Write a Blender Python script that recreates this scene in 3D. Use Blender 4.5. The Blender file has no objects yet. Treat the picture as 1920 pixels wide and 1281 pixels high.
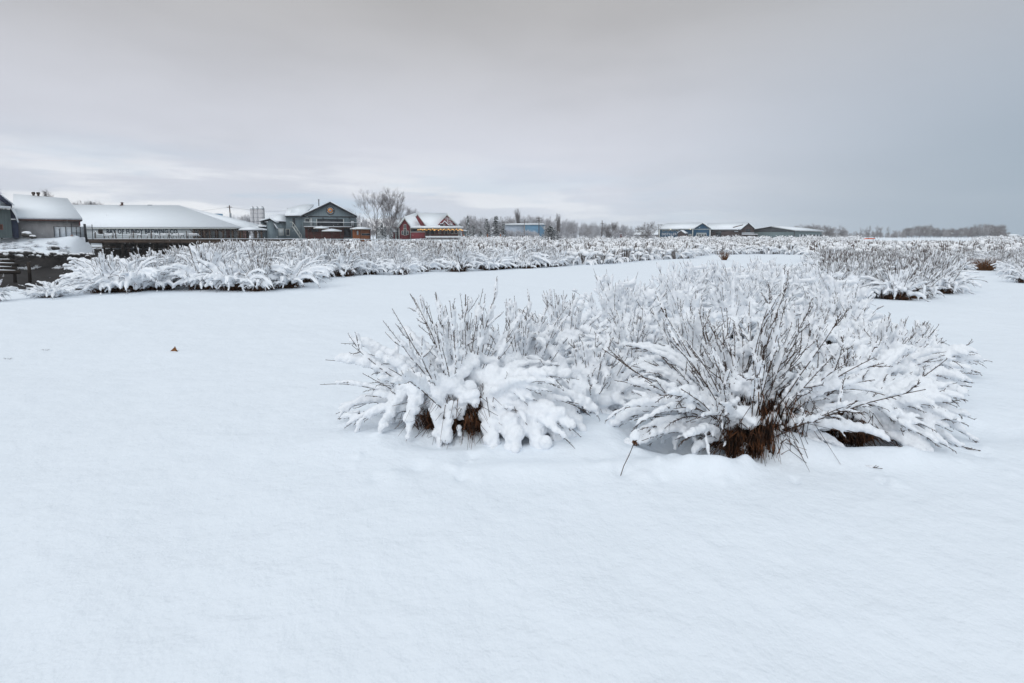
import bpy, math, random, os
import numpy as np
from mathutils import Vector, noise as mnoise
DBG = ''
SC = bpy.context.scene
COL = SC.collection
PI = math.pi
rad = math.radians

# ------------------------------------------------------------------ camera
CAMZ = 1.7; FPX = 960.0; PITCH = rad(5.0); HOR = 445.0
CY = HOR + FPX * math.tan(PITCH)
def ray(u, v):
    """direction (not normalised) of photo pixel u,v (1920 wide frame)"""
    x = (u - 960.0) / FPX; y = -(v - CY) / FPX
    c, s = math.cos(PITCH), math.sin(PITCH)
    return (x, c + y * s, -s + y * c)
def at(u, v, Y):
    """point seen in direction u,v standing at forward distance Y"""
    d = ray(u, v); t = Y / d[1]
    return (d[0] * t, Y, CAMZ + d[2] * t)
def gnd(u, v, z=0.0):
    d = ray(u, v); t = (z - CAMZ) / d[2]
    return (d[0] * t, d[1] * t)
FRA = 0.0       # heading of the frame a building is laid out in (0 = straight ahead); its front faces back along it
def frame(u=None):
    global FRA
    FRA = 0.0 if u is None else math.atan((u - 960) / FPX)
def rot2(x, y): return (x * math.cos(FRA) + y * math.sin(FRA), -x * math.sin(FRA) + y * math.cos(FRA))
def local(u, v):
    d = ray(u, v); c, s = math.cos(FRA), math.sin(FRA)
    return d[0] * c - d[1] * s, d[0] * s + d[1] * c, d[2]
def X(u, Y, v=430): a, b, c = local(u, v); return a / b * Y
def Z(v, Y, u=None):
    if u is None: u = 960 + FPX * math.tan(FRA)
    a, b, c = local(u, v); return CAMZ + c / b * Y

cam = bpy.data.cameras.new('camera'); camo = bpy.data.objects.new('camera', cam); COL.objects.link(camo)
camo.location = (0, 0, CAMZ); camo.rotation_euler = (PI / 2 - PITCH, 0, 0)
cam.sensor_fit = 'HORIZONTAL'; cam.sensor_width = 36; cam.lens = 36 * FPX / 1920
cam.shift_y = -(640.5 - CY) / 1920
cam.clip_start = 0.05; cam.clip_end = 20000
SC.camera = camo
SC.view_settings.view_transform = 'Standard'; SC.view_settings.look = 'None'
SC.view_settings.exposure = 0; SC.view_settings.gamma = 1
SC.render.engine = 'CYCLES'
SC.cycles.use_denoising = True
SC.cycles.max_bounces = 12; SC.cycles.diffuse_bounces = 7; SC.cycles.transmission_bounces = 6; SC.cycles.volume_bounces = 2

# ------------------------------------------------------------------ materials
MATS = {}
class NT:
    def __init__(s, m):
        m.use_nodes = True; s.t = m.node_tree; s.n = s.t.nodes; s.l = s.t.links; s.n.clear()
        s.out = s.n.new('ShaderNodeOutputMaterial'); s.b = s.n.new('ShaderNodeBsdfPrincipled')
        s.l.new(s.b.outputs[0], s.out.inputs[0])
        s.tc = s.n.new('ShaderNodeTexCoord')
    def add(s, k, **kw):
        x = s.n.new(k)
        for a, b in kw.items(): setattr(x, a, b)
        return x
    def noise(s, scale, detail=4, rough=.55, vec=None, stretch=None):
        x = s.add('ShaderNodeTexNoise'); x.inputs['Scale'].default_value = scale
        x.inputs['Detail'].default_value = detail; x.inputs['Roughness'].default_value = rough
        v = vec or s.tc.outputs['Object']
        if stretch:
            mp = s.add('ShaderNodeMapping'); mp.inputs['Scale'].default_value = stretch
            s.l.new(v, mp.inputs[0]); v = mp.outputs[0]
        s.l.new(v, x.inputs['Vector']); return x
    def ramp(s, fac, stops):
        r = s.add('ShaderNodeValToRGB'); e = r.color_ramp.elements
        while len(e) < len(stops): e.new(.5)
        for q, (p, c) in zip(e, stops): q.position = p; q.color = (*c, 1)
        s.l.new(fac, r.inputs[0]); return r
    def bump(s, h, strength, dist):
        b = s.add('ShaderNodeBump'); b.inputs['Strength'].default_value = strength
        b.inputs['Distance'].default_value = dist; s.l.new(h, b.inputs['Height'])
        return b
def mat(name, c1, c2=None, scale=3, rough=.8, bump=0, bdist=.02, stretch=None, emit=None, metal=0, lo=.35, hi=.65):
    m = bpy.data.materials.new(name); t = NT(m)
    c2 = c2 or tuple(x * .8 for x in c1)
    n = t.noise(scale, stretch=stretch)
    r = t.ramp(n.outputs['Fac'], [(lo, c1), (hi, c2)])
    t.l.new(r.outputs[0], t.b.inputs['Base Color'])
    t.b.inputs['Roughness'].default_value = rough; t.b.inputs['Metallic'].default_value = metal
    t.b.inputs['Specular IOR Level'].default_value = .25
    if bump:
        b = t.bump(n.outputs['Fac'], bump, bdist); t.l.new(b.outputs[0], t.b.inputs['Normal'])
    if emit:
        t.b.inputs['Emission Color'].default_value = (*emit[0], 1); t.b.inputs['Emission Strength'].default_value = emit[1]
    MATS[name] = m; return m
def snow_mat(name, fine, coarse, fd, cd, col=(.85, .89, .925), trans=0):
    m = bpy.data.materials.new(name); t = NT(m)
    t.b.inputs['Roughness'].default_value = .75; t.b.inputs['Specular IOR Level'].default_value = .12
    a = t.noise(coarse, 5, .6); b = t.noise(fine, 3, .7)
    r = t.ramp(a.outputs['Fac'], [(.3, tuple(x * .975 for x in col)), (.7, col)])
    t.l.new(r.outputs[0], t.b.inputs['Base Color'])
    b1 = t.bump(a.outputs['Fac'], 1, cd); b2 = t.bump(b.outputs['Fac'], 1, fd)
    t.l.new(b1.outputs[0], b2.inputs['Normal']); t.l.new(b2.outputs[0], t.b.inputs['Normal'])
    if trans:                                  # thin snow lets daylight through
        tr = t.add('ShaderNodeBsdfTranslucent'); tr.inputs[0].default_value = (.93, .955, .985, 1); ms = t.add('ShaderNodeMixShader'); ms.inputs[0].default_value = trans
        t.l.new(b2.outputs[0], tr.inputs['Normal']); t.l.new(t.b.outputs[0], ms.inputs[1]); t.l.new(tr.outputs[0], ms.inputs[2]); t.l.new(ms.outputs[0], t.out.inputs[0])
    MATS[name] = m; return m
snow_mat('snow_ground', 45, 3.2, .006, .035)
snow_mat('snow_clump', 75, 20, .006, .014, (.905, .93, .96))
snow_mat('snow_roof', 9, .5, .01, .03)
snow_mat('snow_far', 8, 2, .02, .04, (.92, .935, .955))
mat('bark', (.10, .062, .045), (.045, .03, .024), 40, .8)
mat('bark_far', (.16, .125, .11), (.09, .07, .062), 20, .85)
mat('dry_grass', (.15, .062, .026), (.025, .013, .008), 14, .85, lo=.4, hi=.56)
mat('dry_tuft', (.24, .10, .03), (.10, .045, .018), 9, .8)
mat('trunk', (.12, .11, .105), (.07, .062, .058), 3, .85)
mat('frost_twig', (.40, .39, .42), (.22, .20, .205), .6, .85)
mat('frost_pale', (.52, .52, .56), (.33, .32, .34), .5, .85)
mat('twig_grey', (.20, .18, .175), (.30, .285, .29), .6, .85)
mat('needle', (.035, .05, .045), (.07, .09, .085), 1.5, .85)
mat('siding_grey', (.17, .215, .235), (.13, .17, .19), 1.2, .7, stretch=(6, 6, .5), bump=.4)
mat('siding_barn', (.14, .175, .175), (.10, .13, .13), 1.2, .7, stretch=(6, 6, .5), bump=.4)
mat('siding_navy', (.022, .03, .06), (.035, .045, .08), 2, .6)
mat('shed_wall', (.44, .425, .42), (.33, .315, .31), .7, .85, stretch=(3, 3, .6), bump=.3)
mat('pale_wall', (.56, .60, .62), (.46, .50, .51), .6, .8, stretch=(3, 3, .6))
mat('white_panel', (.60, .65, .69), (.52, .56, .60), 1.5, .7)
mat('letter_dark', (.04, .055, .07), (.03, .04, .055), 3, .7)
mat('letter_white', (.7, .7, .72), None, 3, .6)
mat('timber', (.10, .07, .052), (.055, .038, .03), 2, .85, stretch=(1, 1, 6))
mat('timber_dark', (.05, .038, .03), (.022, .017, .014), 2, .8)
mat('mud', (.035, .03, .028), (.018, .016, .015), 1.2, .75, bump=.6, bdist=.08)
mat('black_metal', (.03, .033, .038), None, 4, .5)
mat('grey_metal', (.35, .38, .40), (.28, .30, .32), 3, .45, metal=.3)
mat('silo', (.62, .62, .64), (.50, .50, .52), 1.5, .6)
mat('trim_dark', (.03, .03, .035), None, 3, .6)
mat('trim_white', (.58, .60, .57), None, 3, .6)
mat('glass_dark', (.02, .025, .032), (.05, .06, .07), 1.2, .15)
mat('red_wood', (.12, .03, .022), (.065, .02, .017), 1.5, .8, stretch=(1, 1, 5))
mat('orange_wood', (.36, .13, .05), (.24, .085, .035), 1.5, .8, stretch=(1, 1, 5))
mat('brick', (.24, .12, .095), (.16, .085, .07), 1.5, .85)
mat('brick_dark', (.10, .05, .042), (.16, .085, .07), 1, .85)
mat('red_paint', (.19, .02, .027), (.14, .016, .022), 1.5, .75, stretch=(.4, .4, 8))
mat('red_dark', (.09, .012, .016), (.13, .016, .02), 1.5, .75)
mat('blue_paint', (.025, .085, .15), (.018, .065, .12), 1.5, .75, stretch=(5, 5, .4))
mat('sky_blue_wall', (.13, .26, .38), (.11, .22, .33), 1, .8)
mat('pale_blue_wall', (.38, .43, .50), (.30, .36, .44), 1, .8)
mat('brown_board', (.085, .062, .06), (.045, .034, .034), 1.2, .85, stretch=(.5, .5, 6))
mat('teal_metal', (.15, .20, .21), (.12, .165, .175), .8, .6, stretch=(8, 8, .4))
mat('dark_gable', (.05, .055, .06), (.07, .075, .08), 1, .7)
mat('orange_mesh', (.85, .13, .02), None, 3, .7)
mat('orange_disc', (.75, .36, .06), (.62, .16, .04), 2.0, .6)
mat('blue_disc', (.16, .36, .55), None, 3, .6)
mat('canvas', (.5, .45, .36), None, 3, .8)
mat('bulb', (.95, .55, .18), None, 3, .5, emit=((1, .52, .13), 1.6))
mat('lamp_white', (.9, .85, .7), None, 3, .5, emit=((1, .88, .6), 1.0))
mat('rock', (.10, .095, .09), (.05, .047, .045), 1.5, .85, bump=.5, bdist=.1)

def snowy_mat(name, c1, c2, lo, hi, scale=.6, snow=(.80, .82, .86)):
    """bark with snow lying on whatever faces up"""
    m = mat(name, c1, c2, scale, .85); t = m.node_tree; n = t.nodes; l = t.links
    b = [x for x in n if x.type == 'BSDF_PRINCIPLED'][0]; src = b.inputs['Base Color'].links[0].from_socket
    g = n.new('ShaderNodeNewGeometry'); sp = n.new('ShaderNodeSeparateXYZ'); l.new(g.outputs['Normal'], sp.inputs[0])
    mr = n.new('ShaderNodeMapRange'); mr.inputs[1].default_value = lo; mr.inputs[2].default_value = hi; l.new(sp.outputs[2], mr.inputs[0])
    mx = n.new('ShaderNodeMix'); mx.data_type = 'RGBA'; l.new(mr.outputs[0], mx.inputs[0]); l.new(src, mx.inputs[6]); mx.inputs[7].default_value = (*snow, 1)
    l.new(mx.outputs[2], b.inputs['Base Color'])
snowy_mat('frost_twig', (.30, .28, .285), (.20, .18, .18), .15, .5)
snowy_mat('frost_pale', (.45, .44, .46), (.32, .31, .32), .0, .35)
snowy_mat('twig_grey', (.15, .13, .125), (.21, .19, .19), .5, .98)
snowy_mat('needle', (.022, .034, .03), (.04, .055, .05), .93, 1.0, 1.5)
# ------------------------------------------------------------------ mesh builder
_ico = None
def ico(sub=2):
    global _ico
    if _ico is None: _ico = {}
    if sub not in _ico:
        import bmesh
        bm = bmesh.new(); bmesh.ops.create_icosphere(bm, subdivisions=sub, radius=1)
        bm.verts.ensure_lookup_table()
        _ico[sub] = (np.array([v.co[:] for v in bm.verts]), np.array([[v.index for v in f.verts] for f in bm.faces]))
        bm.free()
    return _ico[sub]
def mesh_from(name, V, F3=None, F4=None, polys=None, mats=(), midx=None, smooth=False):
    me = bpy.data.meshes.new(name)
    V = np.asarray(V, dtype=np.float32).reshape(-1, 3)
    loops = []; tot = []
    if F3 is not None and len(F3): F3 = np.asarray(F3, dtype=np.int32); loops.append(F3.ravel()); tot.append(np.full(len(F3), 3, np.int32))
    if F4 is not None and len(F4): F4 = np.asarray(F4, dtype=np.int32); loops.append(F4.ravel()); tot.append(np.full(len(F4), 4, np.int32))
    if polys:
        for p in polys: loops.append(np.array(p, np.int32)); tot.append(np.array([len(p)], np.int32))
    L = np.concatenate(loops); T = np.concatenate(tot)
    me.vertices.add(len(V)); me.vertices.foreach_set('co', V.ravel())
    me.loops.add(len(L)); me.loops.foreach_set('vertex_index', L)
    me.polygons.add(len(T)); st = np.zeros(len(T), np.int32); st[1:] = np.cumsum(T)[:-1]
    me.polygons.foreach_set('loop_start', st); me.polygons.foreach_set('loop_total', T)
    if smooth: me.polygons.foreach_set('use_smooth', np.ones(len(T), bool))
    for m in mats: me.materials.append(MATS[m])
    if midx is not None: me.polygons.foreach_set('material_index', np.asarray(midx, np.int32))
    me.update(calc_edges=True); me.validate()
    return me
def tag(o, label=None, cat=None, group=None, kind=None):
    if label: o['label'] = label
    if cat: o['category'] = cat
    if group: o['group'] = group
    if kind: o['kind'] = kind
    return o
def link(name, me, parent=None, loc=(0, 0, 0)):
    o = bpy.data.objects.new(name, me); COL.objects.link(o); o.location = loc
    if parent is not None: o.parent = parent
    return o
def empty(name, loc, label, cat, group=None, rz=0):
    o = bpy.data.objects.new(name, None); COL.objects.link(o); o.location = (*rot2(loc[0], loc[1]), loc[2]); o.rotation_euler[2] = rz
    o.empty_display_size = .2
    return tag(o, label, cat, group)
def kids(o): return list(o.children)
def copy_tree(o, parent=None):
    c = o.copy(); COL.objects.link(c); c.parent = parent
    for ch in kids(o): copy_tree(ch, c)
    return c
class MB:
    def __init__(s): s.V = []; s.T = []; s.Q = []; s.P = []; s.n = 0
    def _v(s, a):
        a = np.asarray(a, float).reshape(-1, 3); i = s.n; s.V.append(a); s.n += len(a); return i
    def box(s, x0, x1, y0, y1, z0, z1):
        i = s._v([(x0, y0, z0), (x1, y0, z0), (x1, y1, z0), (x0, y1, z0), (x0, y0, z1), (x1, y0, z1), (x1, y1, z1), (x0, y1, z1)])
        s.Q += [[i, i + 3, i + 2, i + 1], [i + 4, i + 5, i + 6, i + 7], [i, i + 1, i + 5, i + 4], [i + 1, i + 2, i + 6, i + 5], [i + 2, i + 3, i + 7, i + 6], [i + 3, i, i + 4, i + 7]]
        return s
    def prism(s, pts, vec):
        """closed polygon swept along vec"""
        n = len(pts); a = np.array(pts, float); i = s._v(a); j = s._v(a + np.array(vec, float))
        s.P.append(list(range(i, i + n))[::-1]); s.P.append(list(range(j, j + n)))
        for k in range(n): q = (k + 1) % n; s.Q.append([i + k, i + q, j + q, j + k])
        return s
    def gab(s, x0, x1, z0, ze, xp, zp, y0, y1):
        """house-shaped front (gable towards the viewer) with depth"""
        return s.prism([(x0, y0, z0), (x1, y0, z0), (x1, y0, ze), (xp, y0, zp), (x0, y0, ze)], (0, y1 - y0, 0))
    def tube(s, P, r, k=3, cap=True):
        P = np.asarray(P, float); n = len(P); r = np.broadcast_to(np.asarray(r, float), (n,))
        T = np.gradient(P, axis=0); T /= np.linalg.norm(T, axis=1)[:, None] + 1e-9
        ref = np.array((0.31, .17, .93)) if abs(T[0, 2]) < .9 else np.array((.93, .3, .1))
        A = np.cross(T, ref); A /= np.linalg.norm(A, axis=1)[:, None] + 1e-9; B = np.cross(T, A)
        an = np.arange(k) * 2 * PI / k
        R = (P[:, None, :] + r[:, None, None] * (A[:, None, :] * np.cos(an)[None, :, None] + B[:, None, :] * np.sin(an)[None, :, None]))
        i = s._v(R); g = i + np.arange(n * k).reshape(n, k)
        a = g[:-1]; b = np.roll(a, -1, 1); c = np.roll(g[1:], -1, 1); d = g[1:]
        s.Q += np.stack([a, b, c, d], -1).reshape(-1, 4).tolist()
        if cap and k >= 3: s.P.append(g[0][::-1].tolist()); s.P.append(g[-1].tolist())
        return s
    def beam(s, p, q, w, k=4): return s.tube([p, q], w, k)
    def blobs(s, C, R, sub=2, sc=None):
        V, F = ico(sub); C = np.asarray(C, float).reshape(-1, 3); R = np.asarray(R, float).reshape(-1, 1, 1)
        q = V[None] * R
        if sc is not None: q = q * np.asarray(sc)[None, None]
        i = s._v(q + C[:, None, :])
        ff = (F[None] + (i + np.arange(len(C)) * len(V))[:, None, None]).reshape(-1, 3)
        s.T += ff.tolist(); return s
    def mesh(s, name, mats, smooth=False, off=(0, 0, 0)):
        V = np.concatenate(s.V) - np.array(off, float)
        return mesh_from(name, V, s.T, s.Q, s.P, mats if isinstance(mats, (list, tuple)) else [mats], smooth=smooth)
    def build(s, name, m, parent=None, smooth=False):
        off = (0, 0, 0)
        if parent is not None:
            p = parent
            while p is not None: off = np.array(off) + np.array(p.location[:]); p = p.parent
        if FRA: s.V = [np.stack([*rot2(v[:, 0], v[:, 1]), v[:, 2]], -1) for v in s.V]
        return link(name, s.mesh(name, m, smooth, off), parent)
def remeshed(mb, name, voxel, disp=.012, dsize=.05, smooth=2, matn='snow_clump'):
    """fuse overlapping blobs into one lumpy snow surface"""
    me = mb.mesh(name + '_src', matn); o = bpy.data.objects.new('tmp', me); COL.objects.link(o)
    r = o.modifiers.new('r', 'REMESH'); r.mode = 'VOXEL'; r.voxel_size = voxel; r.use_smooth_shade = True
    if smooth: q = o.modifiers.new('s', 'SMOOTH'); q.factor = .5; q.iterations = smooth
    tx = None
    if disp:
        tx = bpy.data.textures.new('t', 'CLOUDS'); tx.noise_scale = dsize; tx.noise_depth = 2
        d = o.modifiers.new('d', 'DISPLACE'); d.texture = tx; d.strength = disp; d.mid_level = .5; d.texture_coords = 'LOCAL'
    dg = bpy.context.evaluated_depsgraph_get(); dg.update()
    ev = o.evaluated_get(dg); out = bpy.data.meshes.new_from_object(ev, depsgraph=dg)
    bpy.data.objects.remove(o); bpy.data.meshes.remove(me)
    if tx: bpy.data.textures.remove(tx)
    out.name = name; out.materials.clear(); out.materials.append(MATS[matn])
    out.polygons.foreach_set('use_smooth', np.ones(len(out.polygons), bool)); out.update()
    return out
def text_mesh(name, body, size, depth, m, width=None, off=.018):
    c = bpy.data.curves.new(name, 'FONT'); c.body = body; c.size = size; c.extrude = depth; c.offset = size * off
    c.resolution_u = 2; c.align_x = 'LEFT'; c.space_character = 1.08
    o = bpy.data.objects.new('tmp', c); COL.objects.link(o)
    dg = bpy.context.evaluated_depsgraph_get(); dg.update()
    me = bpy.data.meshes.new_from_object(o.evaluated_get(dg), depsgraph=dg)
    bpy.data.objects.remove(o); bpy.data.curves.remove(c)
    me.name = name; me.materials.clear(); me.materials.append(MATS[m])
    n = len(me.vertices); co = np.empty(n * 3, np.float32); me.vertices.foreach_get('co', co); co = co.reshape(-1, 3)
    co[:, 0] -= co[:, 0].min()
    if width: co[:, 0] *= width / co[:, 0].max()
    me.vertices.foreach_set('co', co.ravel()); me.update(); return me

# ------------------------------------------------------------------ world and sun
def world():
    w = bpy.data.worlds.new('World'); SC.world = w; w.use_nodes = True
    t = w.node_tree; n = t.nodes; l = t.links; n.clear()
    out = n.new('ShaderNodeOutputWorld'); sky = n.new('ShaderNodeTexSky'); sky.sky_type = 'NISHITA'; sky.sun_disc = False
    sky.sun_elevation = rad(42); sky.sun_rotation = rad(SUN_AZ); sky.dust_density = 3; sky.air_density = 1.2
    b1 = n.new('ShaderNodeBackground'); b1.inputs[1].default_value = .06; l.new(sky.outputs[0], b1.inputs[0])
    tc = n.new('ShaderNodeTexCoord'); sp = n.new('ShaderNodeSeparateXYZ'); l.new(tc.outputs['Generated'], sp.inputs[0])
    def ramp(src, st, interp='B_SPLINE'):
        r = n.new('ShaderNodeValToRGB'); e = r.color_ramp.elements; r.color_ramp.interpolation = interp
        while len(e) < len(st): e.new(.5)
        for q, (p, c) in zip(e, st): q.position = p; q.color = (*c, 1) if len(c) == 3 else c
        l.new(src, r.inputs[0]); return r
    def mapr(src, a, b, c, d):
        m = n.new('ShaderNodeMapRange'); m.interpolation_type = 'SMOOTHSTEP'
        for i, x in enumerate((a, b, c, d)): m.inputs[1 + i].default_value = x
        l.new(src, m.inputs[0]); return m.outputs[0]
    def mix(f, a, b, mode='MIX'):
        m = n.new('ShaderNodeMix'); m.data_type = 'RGBA'; m.blend_type = mode
        if isinstance(f, (int, float)): m.inputs[0].default_value = f
        else: l.new(f, m.inputs[0])
        for i, x in ((6, a), (7, b)):
            if isinstance(x, tuple): m.inputs[i].default_value = (*x, 1)
            else: l.new(x, m.inputs[i])
        return m.outputs[2]
    # soft overcast deck, seen through elevation (sine) z
    base = ramp(sp.outputs[2], SKY_STOPS).outputs[0]
    def nz(scale, st, det, rough=.55):
        mp = n.new('ShaderNodeMapping'); mp.inputs['Scale'].default_value = st
        l.new(tc.outputs['Generated'], mp.inputs[0]); x = n.new('ShaderNodeTexNoise'); x.inputs['Scale'].default_value = scale
        x.inputs['Detail'].default_value = det; x.inputs['Roughness'].default_value = rough
        l.new(mp.outputs[0], x.inputs['Vector']); return x.outputs['Fac']
    big = nz(1.6, (1, 1, 3.2), 4); small = nz(3.2, (1, 1, 6.5), 6, .55)
    # paler and bluer rifts low in the cloud, left of the view
    low = mapr(sp.outputs[2], .015, .19, 1, 0)
    left = mapr(sp.outputs[0], -.5, .6, 1, .2)
    m1 = n.new('ShaderNodeMath'); m1.operation = 'MULTIPLY'; l.new(low, m1.inputs[0]); l.new(left, m1.inputs[1])
    rift = mapr(small, .46, .60, 0, 1); m2 = n.new('ShaderNodeMath'); m2.operation = 'MULTIPLY'; l.new(m1.outputs[0], m2.inputs[0]); l.new(rift, m2.inputs[1])
    c = mix(m2.outputs[0], base, (.93, .95, .98))
    rb = mapr(nz(2.3, (1, 1, 7), 5), .50, .64, 0, .85); m3 = n.new('ShaderNodeMath'); m3.operation = 'MULTIPLY'; l.new(m1.outputs[0], m3.inputs[0]); l.new(rb, m3.inputs[1])
    c = mix(m3.outputs[0], c, (.46, .61, .75))
    bm = mapr(big, .3, .7, .93, 1.07); comb = n.new('ShaderNodeCombineColor')
    for i in range(3): l.new(bm, comb.inputs[i])
    c = mix(1, c, comb.outputs[0], 'MULTIPLY')
    # darker snow cloud low on the right
    rt = mapr(sp.outputs[0], .12, .85, 0, 1); lowr = mapr(sp.outputs[2], .02, .55, 1, 0)
    m4 = n.new('ShaderNodeMath'); m4.operation = 'MULTIPLY'; l.new(rt, m4.inputs[0]); l.new(lowr, m4.inputs[1])
    c = mix(m4.outputs[0], c, (.29, .375, .46))
    bk = mapr(sp.outputs[1], .15, -.85, 1, 1.25); cb = n.new('ShaderNodeCombineColor')      # unseen sky behind the camera brightened, added to lift camera-facing snow
    for i in range(3): l.new(bk, cb.inputs[i])
    c = mix(1, c, cb.outputs[0], 'MULTIPLY')
    b2 = n.new('ShaderNodeBackground'); b2.inputs[1].default_value = 1.0; l.new(c, b2.inputs[0])
    ms = n.new('ShaderNodeMixShader'); ms.inputs[0].default_value = .95
    l.new(b1.outputs[0], ms.inputs[1]); l.new(b2.outputs[0], ms.inputs[2]); l.new(ms.outputs[0], out.inputs[0])
    w.cycles.sampling_method = 'MANUAL'; w.cycles.sample_map_resolution = 512
    s = bpy.data.lights.new('sun', 'SUN'); s.energy = SUN_E; s.angle = rad(35); s.color = (1, .995, .985)
    so = bpy.data.objects.new('sun', s); COL.objects.link(so); so['kind'] = 'structure'
    # sun stands behind the cloud, over the left shoulder of the camera
    az = rad(SUN_AZ); el = rad(42)
    d = Vector((math.sin(az) * math.cos(el), math.cos(az) * math.cos(el), math.sin(el)))
    so.rotation_euler = d.to_track_quat('Z', 'Y').to_euler(); so.location = (0, 0, 60)
SUN_AZ = -152; SUN_E = .85
SKY_STOPS = [(0, (.60, .69, .79)), (.03, (.62, .68, .77)), (.09, (.66, .69, .77)), (.2, (.64, .66, .73)), (.33, (.52, .52, .54)), (.46, (.425, .413, .405)), (.6, (.60, .635, .67)), (1, (.88, .97, 1.06))]
world()
# ------------------------------------------------------------------ terrain
def sstep(a, b, x): t = np.clip((x - a) / (b - a), 0, 1); return t * t * (3 - 2 * t)
def gxy(u, v): return gnd(u, v)
def ud(u, Y): return ((u - 960) / 960 * Y, Y)
SLOUGH = [ud(-500, 19.8), ud(0, 19.8), ud(70, 18.6), ud(140, 17.6), ud(250, 20.5), ud(325, 35), ud(395, 64), ud(470, 84), ud(515, 91), ud(515, 98), ud(172, 98), ud(172, 90), ud(170, 70), ud(130, 61), ud(-200, 57), ud(-500, 56)]
def sdf(poly, x, y):
    P = np.array(poly); n = len(P); d = np.full(np.shape(x), 1e9); ins = np.zeros(np.shape(x), bool)
    for i in range(n):
        a, b = P[i], P[(i + 1) % n]; e = b - a
        t = np.clip(((x - a[0]) * e[0] + (y - a[1]) * e[1]) / (e @ e), 0, 1)
        d = np.minimum(d, np.hypot(x - a[0] - t * e[0], y - a[1] - t * e[1]))
        c = ((a[1] > y) != (b[1] > y)) & (x < (b[0] - a[0]) * (y - a[1]) / (b[1] - a[1] + 1e-12) + a[0])
        ins ^= c
    return np.where(ins, -d, d)
def vnoise(x, y, s, seed=0):
    x = np.asarray(x, float) / s + seed * 17.3; y = np.asarray(y, float) / s + seed * 5.1
    xi = np.floor(x); yi = np.floor(y); fx = x - xi; fy = y - yi; fx = fx * fx * (3 - 2 * fx); fy = fy * fy * (3 - 2 * fy)
    def h(a, b): q = np.sin(a * 127.1 + b * 311.7) * 43758.5453; return q - np.floor(q)
    return (h(xi, yi) * (1 - fx) + h(xi + 1, yi) * fx) * (1 - fy) + (h(xi, yi + 1) * (1 - fx) + h(xi + 1, yi + 1) * fx) * fy - .5
# snow wells (negative) and drifts (positive) round the near shrubs: photo pixel, radius x, radius y, height
LUMPS = []
def lump(u, v, rx, ry, h): x, y = gnd(u, v); LUMPS.append((x, y, rx, ry, h))
lump(820, 835, .34, .12, -.07); lump(720, 828, .8, .26, .06); lump(1010, 880, .4, .12, .04)
lump(1000, 785, .30, .28, .26); lump(1075, 840, .25, .2, .06)
lump(1285, 815, .42, .24, -.19); lump(1270, 872, .6, .14, .06); lump(1130, 800, .25, .5, .07)
lump(1385, 845, .16, .12, -.12); lump(1470, 846, .20, .12, .17); lump(1590, 816, .40, .13, -.13); lump(1530, 858, .22, .10, .08)
lump(1660, 858, .5, .14, .09); lump(1850, 800, .5, .28, -.08); lump(1105, 750, .3, .3, -.10); lump(1340, 880, .25, .1, .06)
_q = random.Random(4)
for _i in range(70):      # dropped clumps and small pits round the near shrubs
    _u = _q.uniform(640, 1900); _v = _q.uniform(835, 905) if _i % 3 else _q.uniform(780, 835)
    lump(_u, _v, *( [_q.uniform(.03, .08)] * 2), _q.choice((1, 1, -1)) * _q.uniform(.012, .035))
def hgt(x, y):
    x = np.asarray(x, float); y = np.asarray(y, float)
    far = sstep(100, 150, y) * 1.0
    lft = sstep(-.15, -.32, x / np.maximum(y, 1)) * sstep(80, 100, y) * .3
    z = far + lft
    near = 1 / (1 + (np.hypot(x, y) / 60) ** 2)
    z = z + vnoise(x, y, 3.1, 1) * .075 * near + vnoise(x, y, 1.15, 2) * .05 * near + vnoise(x, y, 12, 3) * .16 * near + vnoise(x, y, .5, 4) * .014 * near
    z = z + vnoise(x, y, 60, 5) * .7 * sstep(170, 400, y)
    for lx, ly, rx, ry, h in LUMPS: z = z + h * np.exp(-((x - lx) / rx) ** 2 - ((y - ly) / ry) ** 2)
    s = sdf(SLOUGH, x, y)
    bank = sstep(57, 72, y) * sstep(ud(176, 70)[0] + 2.0, ud(176, 70)[0] - 1.5, x)
    bank = np.where(y < 95, bank, 0) * (1.95 + .5 * vnoise(x, y, 4, 8) + .25 * vnoise(x, y, 1.6, 9))
    z = np.where((y > 56) & (x < -40) & (y < 97), np.maximum(z * 0, bank), z)
    cut = sstep(1.4, -1.6, s)
    z = z * (1 - cut) + cut * (-1.9 + .25 * vnoise(x, y, 6, 6))
    return z
def H(x, y): return float(hgt(np.array([x]), np.array([y]))[0])

def build_ground():
    th = np.concatenate([np.linspace(-180, -58, 40, endpoint=False), np.linspace(-58, 58, 760), np.linspace(60, 180, 40)])[:-1]
    r = np.concatenate([[.35], np.geomspace(.8, 30, 420), np.geomspace(30.4, 160, 230)[0:], np.geomspace(165, 6000, 60)])
    T, R = np.meshgrid(np.radians(th), r)
    x = R * np.sin(T); y = R * np.cos(T); z = hgt(x, y)
    z[R > 1500] = 1.0
    nr, nt = R.shape; idx = np.arange(nr * nt).reshape(nr, nt)
    a = idx[:-1]; b = np.roll(a, -1, 1); d = idx[1:]; c = np.roll(d, -1, 1)
    Q = np.stack([a, b, c, d], -1).reshape(-1, 4)[:, ::-1]
    V = np.stack([x, y, z], -1).reshape(-1, 3)
    cen = len(V); V = np.vstack([V, [[0, 0, H(0, 0)]]])
    F3 = [[cen, idx[0, (j + 1) % nt], idx[0, j]] for j in range(nt)]
    me = mesh_from('snow_ground', V, F3, Q, None, ['snow_mud'], smooth=True)
    o = link('snow_ground', me); tag(o, 'smooth fresh snow covering the marsh', None, None, 'structure')
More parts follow.
